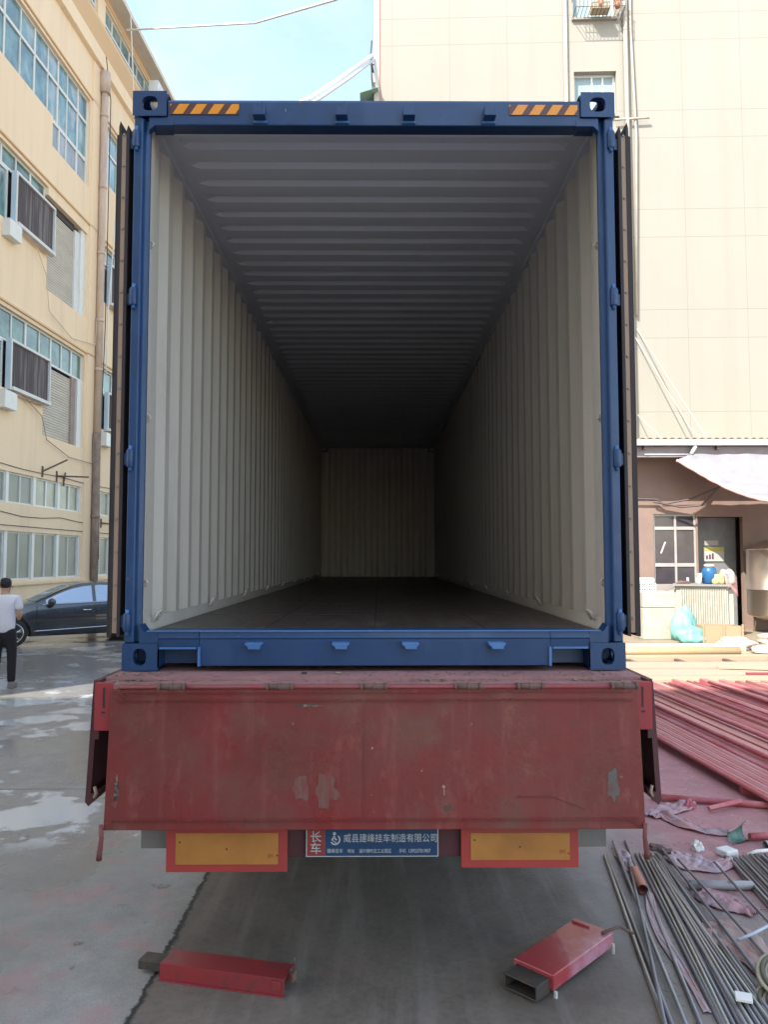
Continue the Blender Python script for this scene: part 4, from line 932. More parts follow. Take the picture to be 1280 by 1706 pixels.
# tailgate
TG = MB(); zt, zb = 1.428, .838; yt, yb = -.292, -.345
def tgp(x, t, d=0): return (x*(1+.0*t), yt+(yb-yt)*t-d, zt+(zb-zt)*t)
def tgbox(mb, x0, x1, t0, t1, d0, d1, m=0):
    vs = [tgp(x0, t0, d0), tgp(x1, t0, d0), tgp(x1, t1, d0), tgp(x0, t1, d0), tgp(x0, t0, d1), tgp(x1, t0, d1), tgp(x1, t1, d1), tgp(x0, t1, d1)]
    mb.raw(vs, [(0,1,2,3),(7,6,5,4),(0,4,5,1),(1,5,6,2),(2,6,7,3),(3,7,4,0)], m)
M_gate = bpy.data.materials.new('gate_paint')
def gate_mat(m):
    m.use_nodes = True; n = m.node_tree.nodes; l = m.node_tree.links; b = n['Principled BSDF']; tc = n.new('ShaderNodeTexCoord')
    def noi(sc, st=None, off=None, d=7, r=.65):
        mp = n.new('ShaderNodeMapping'); l.new(tc.outputs['Object'], mp.inputs[0])
        if st: mp.inputs['Scale'].default_value = st
        if off: mp.inputs['Location'].default_value = off
        q = n.new('ShaderNodeTexNoise'); q.inputs['Scale'].default_value = sc; q.inputs['Detail'].default_value = d; q.inputs['Roughness'].default_value = r; l.new(mp.outputs[0], q.inputs['Vector']); return q.outputs['Fac']
    def rng(s, a, c, t1=1.0):
        q = n.new('ShaderNodeMapRange'); l.new(s, q.inputs['Value']); q.inputs['From Min'].default_value = a; q.inputs['From Max'].default_value = c; q.inputs['To Max'].default_value = t1; return q.outputs[0]
    def mix(f, a, c):
        q = n.new('ShaderNodeMix'); q.data_type = 'RGBA'; l.new(f, q.inputs['Factor'])
        for k, t in (('A', a), ('B', c)):
            if isinstance(t, tuple): q.inputs[k].default_value = (*t, 1)
            else: l.new(t, q.inputs[k])
        return q.outputs['Result']
    c = mix(rng(noi(1.7), .35, .65), (0.200, 0.030, 0.030), (0.140, 0.038, 0.034))
    c = mix(rng(noi(2.4, off=(3, 1, 7)), .50, .70, .75), c, (0.135, 0.070, 0.055))
    c = mix(rng(noi(11, st=(1, 1, .5), off=(1, 4, 2)), .56, .72, .5), c, (0.27, 0.10, 0.09))
    c = mix(rng(noi(2.0, st=(9, 9, .35)), .56, .74, .35), c, (0.26, 0.09, 0.085))
    c = mix(rng(noi(5.5, off=(8, 2, 5)), .66, .71, .75), c, (0.06, 0.055, 0.05))
    c = mix(rng(noi(30, off=(2, 2, 9), d=4), .71, .76, .8), c, (0.38, 0.25, 0.21))
    l.new(c, b.inputs['Base Color']); l.new(rng(noi(4), .2, .9, .9), b.inputs['Roughness'])
    b.inputs['Specular IOR Level'].default_value = .22
    bp = n.new('ShaderNodeBump'); bp.inputs['Strength'].default_value = .22; bp.inputs['Distance'].default_value = .012; l.new(noi(7, d=5), bp.inputs['Height']); l.new(bp.outputs[0], b.inputs['Normal'])
gate_mat(M_gate)
xl, xr = -1.165, 1.177
vs = []
q = MB()
def taper(x, t): return x*(1+.003*t)
q.raw([tgp(taper(xl, 0), 0, 0), tgp(taper(xr, 0), 0, 0), tgp(taper(xr, 1), 1, 0), tgp(taper(xl, 1), 1, 0), tgp(taper(xl, 0), 0, -.028), tgp(taper(xr, 0), 0, -.028), tgp(taper(xr, 1), 1, -.028), tgp(taper(xl, 1), 1, -.028)],
      [(3,2,1,0),(4,5,6,7),(0,1,5,4),(1,2,6,5),(2,3,7,6),(3,0,4,7)])
GT = q.build('tailgate', M_gate, TR, bevel=.003)
q = MB()       # raised frame ribs
def strip(x0, t0, x1, t1, w, hgt):
    a = Vector(tgp(x0, t0, 0)); b = Vector(tgp(x1, t1, 0)); d = (b-a).normalized(); nn = Vector((0, -1, -.08)).normalized(); s_ = d.cross(nn).normalized()*w/2
    vs = [a-s_, a+s_, b+s_, b-s_]; vs += [v+nn*hgt for v in vs]
    q.raw(vs, [(0,1,2,3),(7,6,5,4),(0,4,5,1),(1,5,6,2),(2,6,7,3),(3,7,4,0)])
for t_, w in ((.012, .012), (.075, .006), (.925, .007)): strip(taper(xl, t_)+.03, t_, taper(xr, t_)-.03, t_, w, .008)
strip(taper(xl, 0)+.03, .01, taper(xl, .08)+.085, .08, .006, .006); strip(taper(xl, 1)+.01, .99, taper(xl, .9)+.06, .925, .006, .005)
strip(taper(xr, 1)-.01, .99, taper(xr, .9)-.09, .925, .006, .005); strip(-.045, .08, -.045, .92, .004, .003)
strip(.62, .77, .78, .77, .004, .003); strip(.78, .77, .92, .86, .004, .003)
q.build('frame_rib', M_gate, GT)
q = MB(); strip2 = None
# scrapes and primer patches: thin paint marks of their own shape
def patch(name, pts, m, d=.0012):
    mb = MB(); 
    k = [tgp(x, t, d) for x, t in pts]; mb.poly(k); return mb.build(name, m, GT, recalc=False)
M_prim = mat('primer_patch', (.145, .075, .060), .7, var=.95, vscale=18, col2=(.17, .036, .034), lo=.4, hi=.58, stretch=(2.2, 1, .5))
M_prim2 = mat('grey_patch', (.10, .095, .085), .7, var=.9, vscale=14, col2=(.13, .055, .05), lo=.45, hi=.6)
M_chip = mat('bare_chip', (.05, .035, .03), .6, var=.8, vscale=40, col2=(.3, .2, .15), lo=.5, hi=.6)
def blob(name, cx, ct, rx, rt_, m, seed, n=26, am=.45):
    pts = []
    for k in range(n):
        a = 2*pi*k/n; w = 1+am*noise.noise(Vector((cos(a)*1.7, sin(a)*1.7, seed)))*1.6; pts.append((cx+rx*cos(a)*w, ct+rt_*sin(a)*w))
    patch(name, pts, m)
blob('paint_patch', -.315, .70, .035, .085, M_prim, 1); blob('paint_patch', -.205, .72, .045, .11, M_prim, 2); blob('paint_patch', 1.045, .70, .026, .095, M_prim2, 3)
blob('paint_chip', -.30, .118, .055, .013, M_chip, 4); blob('paint_chip', -1.12, .70, .011, .075, M_chip, 5, am=.8); blob('paint_chip', -1.125, .81, .014, .03, M_prim, 6)
blob('paint_chip', .305, .70, .006, .012, M_strip, 7); blob('paint_chip', .307, .735, .002, .028, M_strip, 8, am=.2)
for sx in (-1, 1):
    x_ = sx*1.176
    q = MB(); q.tube([(x_, -.352, .865), (x_-sx*.006, -.358, .81), (x_+sx*0, -.362, .745), (x_+sx*.004, -.356, .72)], [.010, .010, .012, .013], 8); q.build('hook_rod', M_red, GT)
# rear bumper beam, reflectors, sign, frames
q = MB(); q.box((-.60, -.25, .688), (.60, -.12, .90)); q.build('rear_beam', M_redd, TR, bevel=.004)
for sx in (-1, 1):
    q = MB(); q.box((sx*1.06, -.16, .695), (sx*.60, -.10, .90)); q.build('side_plate', mat('grey_flap', (.16, .16, .155), .7, var=.5, vscale=6, col2=(.24, .2, .18)), TR)
M_refr = mat('reflector_red', (.36, .042, .035), .4, var=.6, vscale=4, col2=(.26, .04, .04))
M_refo = mat('reflector_orange', (.43, .185, .04), .4, var=.8, vscale=5, col2=(.31, .12, .03), bump=.05, bscale=400)
M_mk = mat('mark_brown', (.25, .06, .02), .5)
def text_mesh(name, body, size, loc, m, par, ext=.0006, align='LEFT', sx=1.0, bold=0.0):
    cu = bpy.data.curves.new('t', 'FONT'); cu.body = body; cu.size = size; cu.extrude = ext; cu.align_x = align; cu.offset = bold
    to = bpy.data.objects.new('t', cu); COL.objects.link(to); bpy.context.view_layer.update()
    me = bpy.data.meshes.new_from_object(to.evaluated_get(bpy.context.evaluated_depsgraph_get()))
    bpy.data.objects.remove(to); bpy.data.curves.remove(cu)
    for v in me.vertices: v.co = Vector((v.co.x*sx, -v.co.z, v.co.y))
    me.materials.clear(); me.materials.append(m); me.name = name
    o = bpy.data.objects.new(name, me); COL.objects.link(o); o.parent = par; o.location = loc; return o
for (x0, x1, z0, z1, tilt, lab) in ((-.912, -.380, .638, .836, .006, 'orange and red reflector plate'), (.384, .902, .653, .833, 0, 'orange and red reflector plate')):
    q = MB(); ypl = -.285
    q.box((x0, ypl, z0), (x1, ypl+.02, z1)); rp = q.build('reflector_plate', M_refr, TR, bevel=.002)
    q = MB(); q.box((x0+.042, ypl-.003, z0+.034), (x1-.040, ypl-.0005, z1-.030)); q.build('reflector', M_refo, rp)
    q = MB()
    for xx in (x0+.06, x1-.045, (x0+x1)/2): q.lathe((xx, ypl-.003, (z0+z1)/2-(.028 if xx == (x1-.045) else (-.03 if xx == x0+.06 else 0))), [(.004, 0), (.003, -.003)], 8, axis='y')
    q.build('screw', M_dark, rp)
    text_mesh('maker_mark', '3M', .022, (x1-.088, ypl-.0036, z0+.062), M_mk, rp)
# number sign
M_sb = mat('sign_blue', (.010, .045, .12), .4, var=.4, vscale=6); M_sr = mat('sign_red', (.24, .035, .035), .45, var=.4, vscale=8); M_sw = mat('sign_white', (.42, .44, .46), .5)
x0, x1, z0, z1 = -.298, .284, .702, .828; ys_ = -.285
q = MB(); q.box((x0, ys_, z0), (x1, ys_+.004, z1)); sg = q.build('sign', M_sw, TR)
bw = .0042
q = MB(); q.box((x0+bw, ys_-.0012, z0+bw), (x0+.084, ys_-.0002, z1-.002)); q.build('red_panel', M_sr, sg)
q = MB(); q.box((x0+.0845, ys_-.0012, z0+bw), (x1-bw, ys_-.0002, z1-.002)); q.build('blue_panel', M_sb, sg)
yl = ys_-.0022
text_mesh('lettering', '长', .052, (x0+.017, yl, z0+.068), M_sw, sg, bold=0); text_mesh('lettering', '车', .052, (x0+.017, yl, z0+.018), M_sw, sg, bold=0)
text_mesh('lettering', '威县建峰挂车制造有限公司', .0400, (x0+.164, yl, z0+.066), M_sw, sg, sx=.865)
text_mesh('lettering', '建峰挂车', .0205, (x0+.092, yl, z0+.019), M_sw, sg, sx=.86)
text_mesh('lettering', '地址', .0185, (x0+.182, yl, z0+.019), M_sw, sg, sx=.86); text_mesh('lettering', '滏州铺时庄工业园区', .0185, (x0+.232, yl, z0+.019), M_sw, sg, sx=.86)
text_mesh('lettering', '手机', .0185, (x0+.408, yl, z0+.019), M_sw, sg, sx=.86); text_mesh('lettering', '13933701907', .0225, (x0+.448, yl, z0+.018), M_sw, sg, sx=.80, bold=0)
q = MB(); cx_, cz_ = x0+.128, z0+.076
q.lathe((cx_-.003, yl+.0006, cz_+.024), [(.007, 0), (.007, -.0006)], 12, axis='y')
for (r_, a0, a1, w_) in ((.023, -2.6, .9, .006),):
    pts = [(cx_+r_*cos(a0+(a1-a0)*i/14), cz_-.002+r_*sin(a0+(a1-a0)*i/14)) for i in range(15)]
    for i in range(14):
        (a, b_), (c, d) = pts[i], pts[i+1]; u = Vector((a-cx_, b_-cz_)).normalized()*w_; v = Vector((c-cx_, d-cz_)).normalized()*w_
        q.poly([(a, yl, b_), (c, yl, d), (c-v.x, yl, d-v.y), (a-u.x, yl, b_-u.y)])
q.poly([(cx_-.017, yl, cz_-.002), (cx_-.006, yl, cz_+.017), (cx_+.001, yl, cz_+.013), (cx_-.011, yl, cz_-.006)])
q.poly([(cx_-.006, yl, cz_+.014), (cx_+.009, yl, cz_-.002), (cx_+.004, yl, cz_-.006), (cx_-.009, yl, cz_+.008)])
q.poly([(cx_-.017, yl, cz_-.003), (cx_-.011, yl, cz_-.004), (cx_+.012, yl, cz_-.018), (cx_+.005, yl, cz_-.019)])
q.build('emblem', M_sw, sg, recalc=False)
# chassis and wheels farther under the deck
for sx in (-1, 1):
    q = MB(); q.box((sx*.42, -.05, .95), (sx*.56, 12.5, 1.378)); q.build('chassis_beam', M_redd, TR)
    q = MB(); q.box((sx*.57, -.04, 1.20), (sx*1.235, .08, 1.376)); q.build('cross_member', M_redd, TR)
for j in range(6):
    q = MB(); q.box((-.419, 1.2+2*j, 1.1), (.419, 1.3+2*j, 1.376)); q.build('cross_member', M_redd, TR)
M_tyre = mat('tyre_rubber', (.025, .025, .025), .85, bump=.2, bscale=40)
for j in range(3):
    y = 3.6+1.31*j
    q = MB(); q.tube([(-.95, y, .52), (.95, y, .52)], .07, 10); q.build('axle', M_dark, TR)
    for xx in (-1.08, -.76, .76, 1.08):
        q = MB(); q.lathe((xx, y, .52), [(.28, -.13), (.44, -.135), (.505, -.10), (.52, 0), (.505, .10), (.44, .135), (.28, .13)], 32, axis='x'); w = q.build('wheel', M_tyre, TR)
        s_ = 1 if xx > 0 else -1
        q = MB(); q.lathe((xx, y, .52), [(.281, s_*.128), (.27, s_*.1), (.12, s_*.03), (.12, s_*.12), (.08, s_*.13)], 24, axis='x'); q.build('rim', M_padframe, w)
# dirt and straw crumbs on the rear edge of the deck
q = MB()
for k in range(420):
    xx = random.choice((random.gauss(1.02, .10), random.gauss(-1.1, .07), random.uniform(-1.2, 1.2), random.gauss(.35, .15)))
    xx = max(-1.2, min(1.2, xx)); p = Vector((xx, random.uniform(-.225, -.165), 1.4515)); 
    if random.random() < .35: p = Vector((xx, random.uniform(-.15, -.02), 1.4665))
    s_ = random.uniform(.002, .008); a = random.uniform(0, pi)
    q.poly([p+Vector((cos(a)*s_*2, sin(a)*s_*2, 0)), p+Vector((-sin(a)*s_, cos(a)*s_, random.uniform(0, .004))), p+Vector((-cos(a)*s_*2, -sin(a)*s_*2, 0)), p+Vector((sin(a)*s_, -cos(a)*s_, random.uniform(0, .004)))])
tag(q.build('dirt_crumbs', mat('crumbs', (.12, .09, .07), .9, var=.9, vscale=60, col2=(.35, .27, .2)), recalc=False), 'dirt and straw crumbs scattered on the rear edge of the trailer deck', 'dirt', kind='stuff')
for k, (px, py) in enumerate(((508, 1119), (566, 1115))):
    p = G(px, py, 1.47); q = MB(); q.tube([(p.x+.012*cos(a*pi/6)*(1.2 if k else 1), -.07+.012*sin(a*pi/6), 1.469) for a in range(13)], .003, 5)
    tag(q.build('washer_ring', M_dark if k == 0 else M_strip), ['small dark ring lying on the deck edge below the sill', 'tan curl of tape lying on the deck edge'][k], 'ring' if k == 0 else 'tape')

# ------------------------------------------------------------------ two red lock boxes on the ground
M_boxred = mat('lockbox_red', (0.27, 0.032, 0.038), .40, var=.5, vscale=5, col2=(.20, .035, .04), coat=.2)
M_steelbox = mat('bare_channel', (.085, .08, .075), .5, metal=.4, var=.5, vscale=9)
weather(M_boxred, (.10, .05, .045), 9, .58, .68, .8); weather(M_boxred, (.30, .24, .20), 34, .68, .71, .8)
LB = empty('sliding_box', (-.705, .055, 0), R(-13.5), 'red steel channel box with dark tongue lying left below the tailgate', 'metal box')
hl, hw, hh_ = .315, .070, .078
q = MB(); q.box((-hl, -hw, .0), (hl, -hw+.008, hh_)); q.box((-hl, hw-.008, 0), (hl, hw, hh_)); q.box((-hl, -hw+.008, hh_-.008), (hl, hw-.008, hh_)); q.box((-hl, -hw-.012, 0), (hl, -hw-.0005, .006)); q.build('sleeve', M_boxred, LB, bevel=.002)
q = MB(); q.box((-hl-.13, -.045, .022), (-hl+.3, .04, .066)); q.build('tongue', M_steelbox, LB, bevel=.003)
q = MB(); q.box((hl-.055, -hw-.010, .03), (hl-.015, -hw-.001, .070)); q.build('catch', M_redb, LB, bevel=.002)
q = MB(); q.box((hl+.001, .0, .03), (hl+.035, .008, .09)); q.box((hl+.027, -.04, .05), (hl+.035, -.001, .09)); q.tube([(hl+.01, .03, .09), (hl+.015, .035, .13)], .006, 6); q.build('hook', M_rust, LB)
pA, pB = G(868, 1588, .1), G(965, 1525, .1); an = math.atan2(pB.y-pA.y, pB.x-pA.x)
L2 = (pB-pA).length; Wd = (G(903, 1628, .1)-pA).length
LB2 = empty('sliding_box', (*(((pA+G(1013, 1560, .1))/2).xy), 0), an, 'red sleeve box with painted pink sheen, dark inner tube and bent handle, right below the tailgate', 'metal box')
hl = L2/2+.01; hw = Wd/2
print('BOX2', L2, Wd, math.degrees(an))
M_sheenbox = mat('lockbox_red_sheen', (0.36, 0.045, 0.055), .30, var=.9, vscale=1.9, col2=(.47, .24, .32), lo=.44, hi=.60, coat=.3)  # lavender second tone paints a sheen into the red
weather(M_sheenbox, (.14, .05, .05), 10, .60, .70, .8); weather(M_sheenbox, (.40, .34, .32), 40, .68, .71, .8); weather(M_steelbox, (.16, .09, .06), 14, .52, .66, .7)
q = MB(); q.box((-hl, -hw, .030), (hl, hw, .10)); q.build('sleeve', M_sheenbox, LB2, bevel=.004)
q = MB(); q.box((-hl-.11, -hw+.02, .016), (-hl-.001, -hw+.028, .082)); q.box((-hl-.11, hw-.028, .016), (-hl-.001, hw-.02, .082)); q.box((-hl-.11, -hw+.028, .074), (-hl-.001, hw-.028, .082)); q.box((-hl-.11, -hw+.028, .016), (-hl-.001, hw-.028, .022)); q.build('inner_tube', M_steelbox, LB2, bevel=.002)
q = MB(); q.box((hl-.05, .0, .1005), (hl-.040, hw-.01, .110)); q.build('ridge', M_sheenbox, LB2)
q = MB(); q.lathe((hl-.07, hw+.02, .06), [(.020, -.004), (.020, .004)], 14, axis='y'); q.build('ring_lug', M_padframe, LB2)
q = MB(); q.tube([(hl-.06, -hw+.03, .106), (hl-.01, -hw+.01, .112), (hl+.03, -hw+.0, .112), (hl+.055, -hw-.01, .11), (hl+.075, -hw-.04, .095), (hl+.095, -hw-.065, .085)], .0075, 8); q.build('handle', M_rust, LB2)
q = MB(); q.box((hl-.02, -hw-.012, .0), (hl-.01, -hw-.001, .05)); q.box((-hl+.0, -hw-.014, .0), (-hl+.01, -hw-.001, .03)); q.build('foot', M_padframe, LB2)

# ------------------------------------------------------------------ red painted steel stock
rnd = random.Random(3)
RED_A = mat('stock_red', (.46, .11, .12), .55, var=.8, vscale=3, col2=(.52, .24, .245), stretch=(2, .5, 2))
RED_B = mat('stock_coral', (.52, .20, .16), .5, var=.8, vscale=3, col2=(.54, .30, .28), stretch=(2, .5, 2))
RED_C = mat('stock_crimson', (.42, .08, .10), .6, var=.6, vscale=3, col2=(.54, .26, .28), stretch=(2, .5, 2))
dirx = -.055
def stock(x, z, r, y1, y0, m, label, sq=0, skew=0.0):
    q = MB(); n = 'steel_pipe'
    def P(y): return Vector((x+(y-5)*(dirx+skew), y, z))
    if sq:
        a, b = P(y0), P(y1); M_ = Matrix.Translation((a+b)/2) @ Matrix.Rotation(math.atan2(-(b-a).x, (b-a).y), 4, 'Z')
        q.box((-sq, -(y1-y0)/2, 0), (sq, (y1-y0)/2, r*2), M=M_); o = q.build('square_tube', m, None, bevel=.004)
        return tag(o, label, 'steel tube', 'red square tubes in the stock pile')
    q.tube([P(y0)+Vector((0, 0, r)), P((y0+y1)/2)+Vector((0, 0, r+rnd.uniform(-.004, .004))), P(y1)+Vector((0, 0, r))], r, 10)
    return tag(q.build(n, m), label, 'steel pipe', 'red steel pipes in the stock pile')
x_ = 2.98; k = 0; base_z = .07
L_small = 'thin round red steel pipe lying lengthwise in the pile right of the trailer'
L_sq = 'flat broad red square tube lying lengthwise in the pile right of the trailer'
for k in range(9):
    stock(x_+.012, base_z, .021, 8.25+rnd.uniform(-.15, .1), 2.0+rnd.uniform(-.1, .1), [RED_A, RED_B][k % 2], L_small, skew=rnd.uniform(-.001, .001)); x_ += .047
while x_ < 6.55:
    if rnd.random() < .22:
        w = rnd.choice((.03, .035, .05)); stock(x_+w, base_z, w*.8, 8.2+rnd.uniform(-.3, .15), 2.1+rnd.uniform(-.3, .3), rnd.choice((RED_A, RED_B, RED_B)), L_sq, sq=w, skew=rnd.uniform(-.003, .003)); x_ += 2*w+rnd.uniform(.004, .02)
    else:
        r_ = rnd.choice((.017, .019, .024)); stock(x_+r_, base_z, r_, 8.2+rnd.uniform(-.35, .15), 2.1+rnd.uniform(-.3, .3), rnd.choice((RED_A, RED_A, RED_B, RED_C)), L_small, skew=rnd.uniform(-.003, .003)); x_ += 2*r_+rnd.uniform(.001, .008)
LU = 'round red steel pipe lying on top of the pile right of the trailer'
for xx in (3.55, 3.98, 4.45, 5.1, 5.8):
    stock(xx, base_z+.075, .022, 7.7+rnd.uniform(-.9, .3), 2.3+rnd.uniform(-.3, .5), rnd.choice((RED_A, RED_C)), LU, skew=rnd.uniform(-.005, .005))
for yy, lab in ((2.9, 'red cross bearer under the near end of the pipe pile'), (4.9, 'red cross bearer under the middle of the pipe pile'), (7.2, 'red cross bearer under the far end of the pipe pile')):
    q = MB(); q.box((3.12, yy-.035, 0), (6.6, yy+.035, .068)); tag(q.build('bearer', RED_C), lab, 'bearer')
q = MB(); a, b = G(1086, 1327, .03), G(1262, 1340, .03); q.tube([a, b, b+(b-a)*.3], .026, 12)
tag(q.build('steel_pipe', RED_C), 'red pipe lying crosswise on the dusty ground below the pipe pile', 'steel pipe')
q = MB(); a, b = G(1182, 1347, .03), G(1236, 1335, .06); q.tube([a, b], .022, 4, sm=False); tag(q.build('flat_bar', RED_A), 'short red flat bar leaning against the crosswise red pipe', 'steel bar')
q = MB(); a, b = G(1180, 1392, .02), G(1130, 1355, .05)

# crumpled sheets on the dusty ground
def sheet(name, label, pts, wid, m, amp=.05, seed=0, curl=0.0, cat='plastic sheet', solid=.003):
    P = [G(*p) if len(p) == 2 else G(p[0], p[1], p[2]) for p in pts]
    def fn(u, v):
        c = catm(P, min(u, .9999)); c2 = catm(P, min(u+.01, .9999)); d = (c2-c); d.z = 0
        if d.length < 1e-5: d = P[-1]-P[0]; d.z = 0
        s_ = Vector((d.y, -d.x, 0)).normalized(); w = wid*(.55+.45*sin(pi*min(1, u*1.1+.08)))
        e = (v-.5)*2
        z = .008+amp*(abs(noise.noise(Vector((u*5+seed, v*3.2, seed))))*1.3+.35*abs(noise.noise(Vector((u*14, v*9+seed, 2)))))*(1-abs(e)**4*.75)
        z += curl*(u**6)*(.4+.6*v)
        p = c+s_*e*w*(1+.25*noise.noise(Vector((u*4, seed, v*2))))-Vector((0, 0, c.z)); p.z = z+c.z; return p
    q = MB(); q.grid(fn, 60, 22); return tag(q.build(name, m, None, recalc=False, solid=solid), label, cat)
M_pk = mat('dusty_pink_sheet', (.47, .25, .27), .6, var=.9, vscale=6, col2=(.36, .26, .29))
M_gs = mat('grey_pink_sheet', (.40, .33, .37), .45, var=.9, vscale=5, col2=(.50, .26, .26))
M_grn = mat('green_lining', (.03, .12, .09), .5, var=.9, vscale=14, col2=(.16, .24, .21))
M_wht = mat('white_foam', (.72, .72, .70), .7)
sheet('plastic_sheet', 'long pink folded sheet lying below the crosswise red pipe', [(1082, 1362), (1110, 1352), (1140, 1345), (1150, 1340)], .10, M_pk, .05, 3)
sheet('plastic_sheet', 'grey pink strip of sheet running to the green lined curl', [(1100, 1358), (1140, 1375), (1185, 1388), (1222, 1392)], .075, M_gs, .05, 5)
t = empty('rolled_sheet', G(1232, 1403), R(20), 'curled sheet with a green inside standing on the pink ground', 'plastic sheet')
def curlf(rr):
    def f(u, v):
        th = -.25*pi+1.25*pi*v; w = rr*(.75+.5*u)*(1+.10*sin(v*9+u*5))
        return Vector((.17*u-.085+.02*sin(3*v), w*sin(th)*1.0+.012*u, .052*(.75+.5*u)-w*cos(th)))
    return f
q = MB(); q.grid(curlf(.050), 14, 24); q.build('lining', M_grn, t, recalc=False)
q = MB(); q.grid(curlf(.0525), 14, 24); q.build('outer_face', M_gs, t, recalc=False)
lump('rag', 'small red crumpled rag ball on the dusty ground beside the pink sheet', 'rag', tuple(G(1150, 1347)), (.035, .03, .04), RED_C, seed=4, amp=.7)
lump('foam_piece', 'crumpled white piece of foam on the pink ground above the rods', 'foam piece', tuple(G(1163, 1416)), (.035, .03, .035), M_wht, seed=6, amp=.8)
q = MB(); q.box((-.055, -.05, 0), (.055, .05, .045)); o = q.build('foam_block', M_wht, None, bevel=.008, loc=G(1212, 1425)); o.rotation_euler = (0, 0, R(25)); tag(o, 'white foam block at the ends of the right rod bundle', 'foam piece')
o = sheet('plastic_sheet', 'pinkish grey wrinkled sheet under the rods beside the grey pipe', [(1120, 1428), (1150, 1438), (1185, 1445), (1222, 1440)], .13, M_gs, .045, 8)
o = sheet('plastic_sheet', 'reddish torn sheet among the rods below the grey pipe', [(1165, 1490), (1195, 1500), (1225, 1512), (1262, 1525)], .12, M_pk, .04, 12)
o = sheet('plastic_sheet', 'pale pink torn strip lying under the left rods', [(1082, 1490), (1090, 1530), (1108, 1570), (1140, 1620), (1180, 1690)], .032, M_gs, .015, 15)
o = sheet('plastic_sheet', 'purple grey sheet scrap near the left rod ends', [(1030, 1420), (1042, 1435), (1052, 1455)], .05, M_gs, .03, 17)
o = sheet('plastic_sheet', 'brown stained sheet scrap lying under the coil and rods', [(1180, 1540), (1215, 1560), (1250, 1590), (1290, 1630)], .14, mat('stained_sheet', (.40, .30, .27), .6, var=.9, vscale=6, col2=(.42, .24, .22)), .03, 21)
q = MB(); q.tube([G(1150, 1474, .03), G(1255, 1475, .03)], .026, 12); tag(q.build('plastic_pipe', mat('grey_pvc', (.30, .29, .31), .45)), 'short grey plastic pipe lying across under the rods', 'pipe')
q = MB(); q.tube([G(1057, 1450, .03), G(1072, 1482, .035)], .030, 12, cap=False); q.tube([G(1057, 1450, .03), G(1072, 1482, .035)], .026, 12, cap=False)
tag(q.build('pipe_piece', mat('copper_pipe', (.42, .17, .12), .5, metal=.2)), 'short copper coloured pipe piece between the left rods', 'pipe')
q = MB(); q.tube([G(1250, 1394, .03), G(1300, 1392, .03)], .025, 10); tag(q.build('pipe_piece', RED_C), 'reddish pipe stub at the right edge above the foam block', 'pipe')
q = MB(); q.tube([G(1276, 1408, .03), G(1320, 1402, .03)], .028, 12, cap=False); tag(q.build('pipe_piece', mat('grey_pvc', (.3, .3, .3))), 'grey pipe stub with open end at the right edge', 'pipe')
q = MB(); q.tube([G(1246, 1424, .02), G(1262, 1418, .045), G(1300, 1415, .03)], .012, 8); tag(q.build('hose', M_wht), 'white hose end curving over the right rod bundle', 'hose')
q = MB(); q.tube([G(1230, 1566, .07), G(1255, 1556, .085), G(1290, 1538, .07)], .0085, 6); tag(q.build('strap', mat('blue_strap', (.42, .47, .56), .5)), 'pale blue strap lying across the rods beside the coil', 'strap')
q = MB(); q.box((-.035, -.03, 0), (.035, .03, .014)); o = q.build('foam_block', M_wht, None, bevel=.003, loc=G(1240, 1664, .062)); o.rotation_euler = (R(4), 0, R(-20)); tag(o, 'small white foam tile lying on top of the grey rods', 'foam piece')

# grey steel rods
M_rod = [mat('rod_steel', (.33, .32, .33), .38, metal=.55, var=.6, vscale=5, col2=(.20, .19, .20), stretch=(3, .5, 1)), mat('rod_dull', (.23, .22, .24), .5, metal=.35, var=.6, vscale=5, col2=(.15, .14, .15), stretch=(3, .5, 1)), mat('rod_bright', (.44, .43, .40), .35, metal=.6, var=.4, vscale=5)]
def c6(x, y): return (960+x/4, 1380+y/4)
def rod(a, b, r, z, mi, label, ext=1.35, group='grey steel rods lying on the ground', cut=False):
    A, B_ = G(*c6(*a), z+r), G(*c6(*b), z+r); Bx = A+(B_-A)*ext
    Md = A.lerp(Bx, .5); Md += Vector((rnd.uniform(-.006, .006), 0, rnd.uniform(0, .003)))
    q = MB(); q.tube([A, A.lerp(Md, .5)+Vector((rnd.uniform(-.002, .002), 0, 0)), Md, Bx], r, 10); return tag(q.build('steel_rod', M_rod[mi]), label, 'steel rod', group)
rod((192, 180), (598, 1304), .0105, 0, 2, 'leftmost grey rod lying on the bare concrete right of the pinkish box')
rod((208, 184), (640, 1304), .0105, 0, 0, 'second grey rod from the left, touching the leftmost one')
rod((248, 88), (735, 1304), .010, .018, 0, 'third grey rod from the left, crossing over the first two')
rod((352, 200), (592, 1304), .009, .03, 1, 'thin grey rod crossing steeply over the leftmost rods')
rod((332, 82), (835, 1304), .010, .0, 0, 'grey rod passing over the copper coloured pipe piece')
rod((402, 172), (968, 1304), .010, .0, 1, 'grey rod just right of the copper coloured pipe piece')
rod((428, 165), (990, 1304), .0095, .004, 2, 'bright rod alongside the torn pink strip')
LB_ = 'grey steel rod in the dense middle bundle of parallel rods'
for i in range(11):
    rod((450+i*11+rnd.uniform(-4, 4), 180+rnd.uniform(-14, 18)), (1085+i*29, 1304), .0105 if i % 3 else .012, [.0, .006, .0, .012][i % 4], i % 3, LB_, group='rods of the dense middle bundle')
for i in range(6):
    rod((470+i*20+rnd.uniform(-9, 9), 215+rnd.uniform(-30, 30)), (1010+i*40, 1304), .0085, .02, (i+2) % 3, LB_, group='rods of the dense middle bundle')
for i in range(5):
    rod((500+i*18, 240+rnd.uniform(-40, 60)), (1120+i*46, 1304), .009, .028, (i+1) % 3, LB_, group='rods of the dense middle bundle')
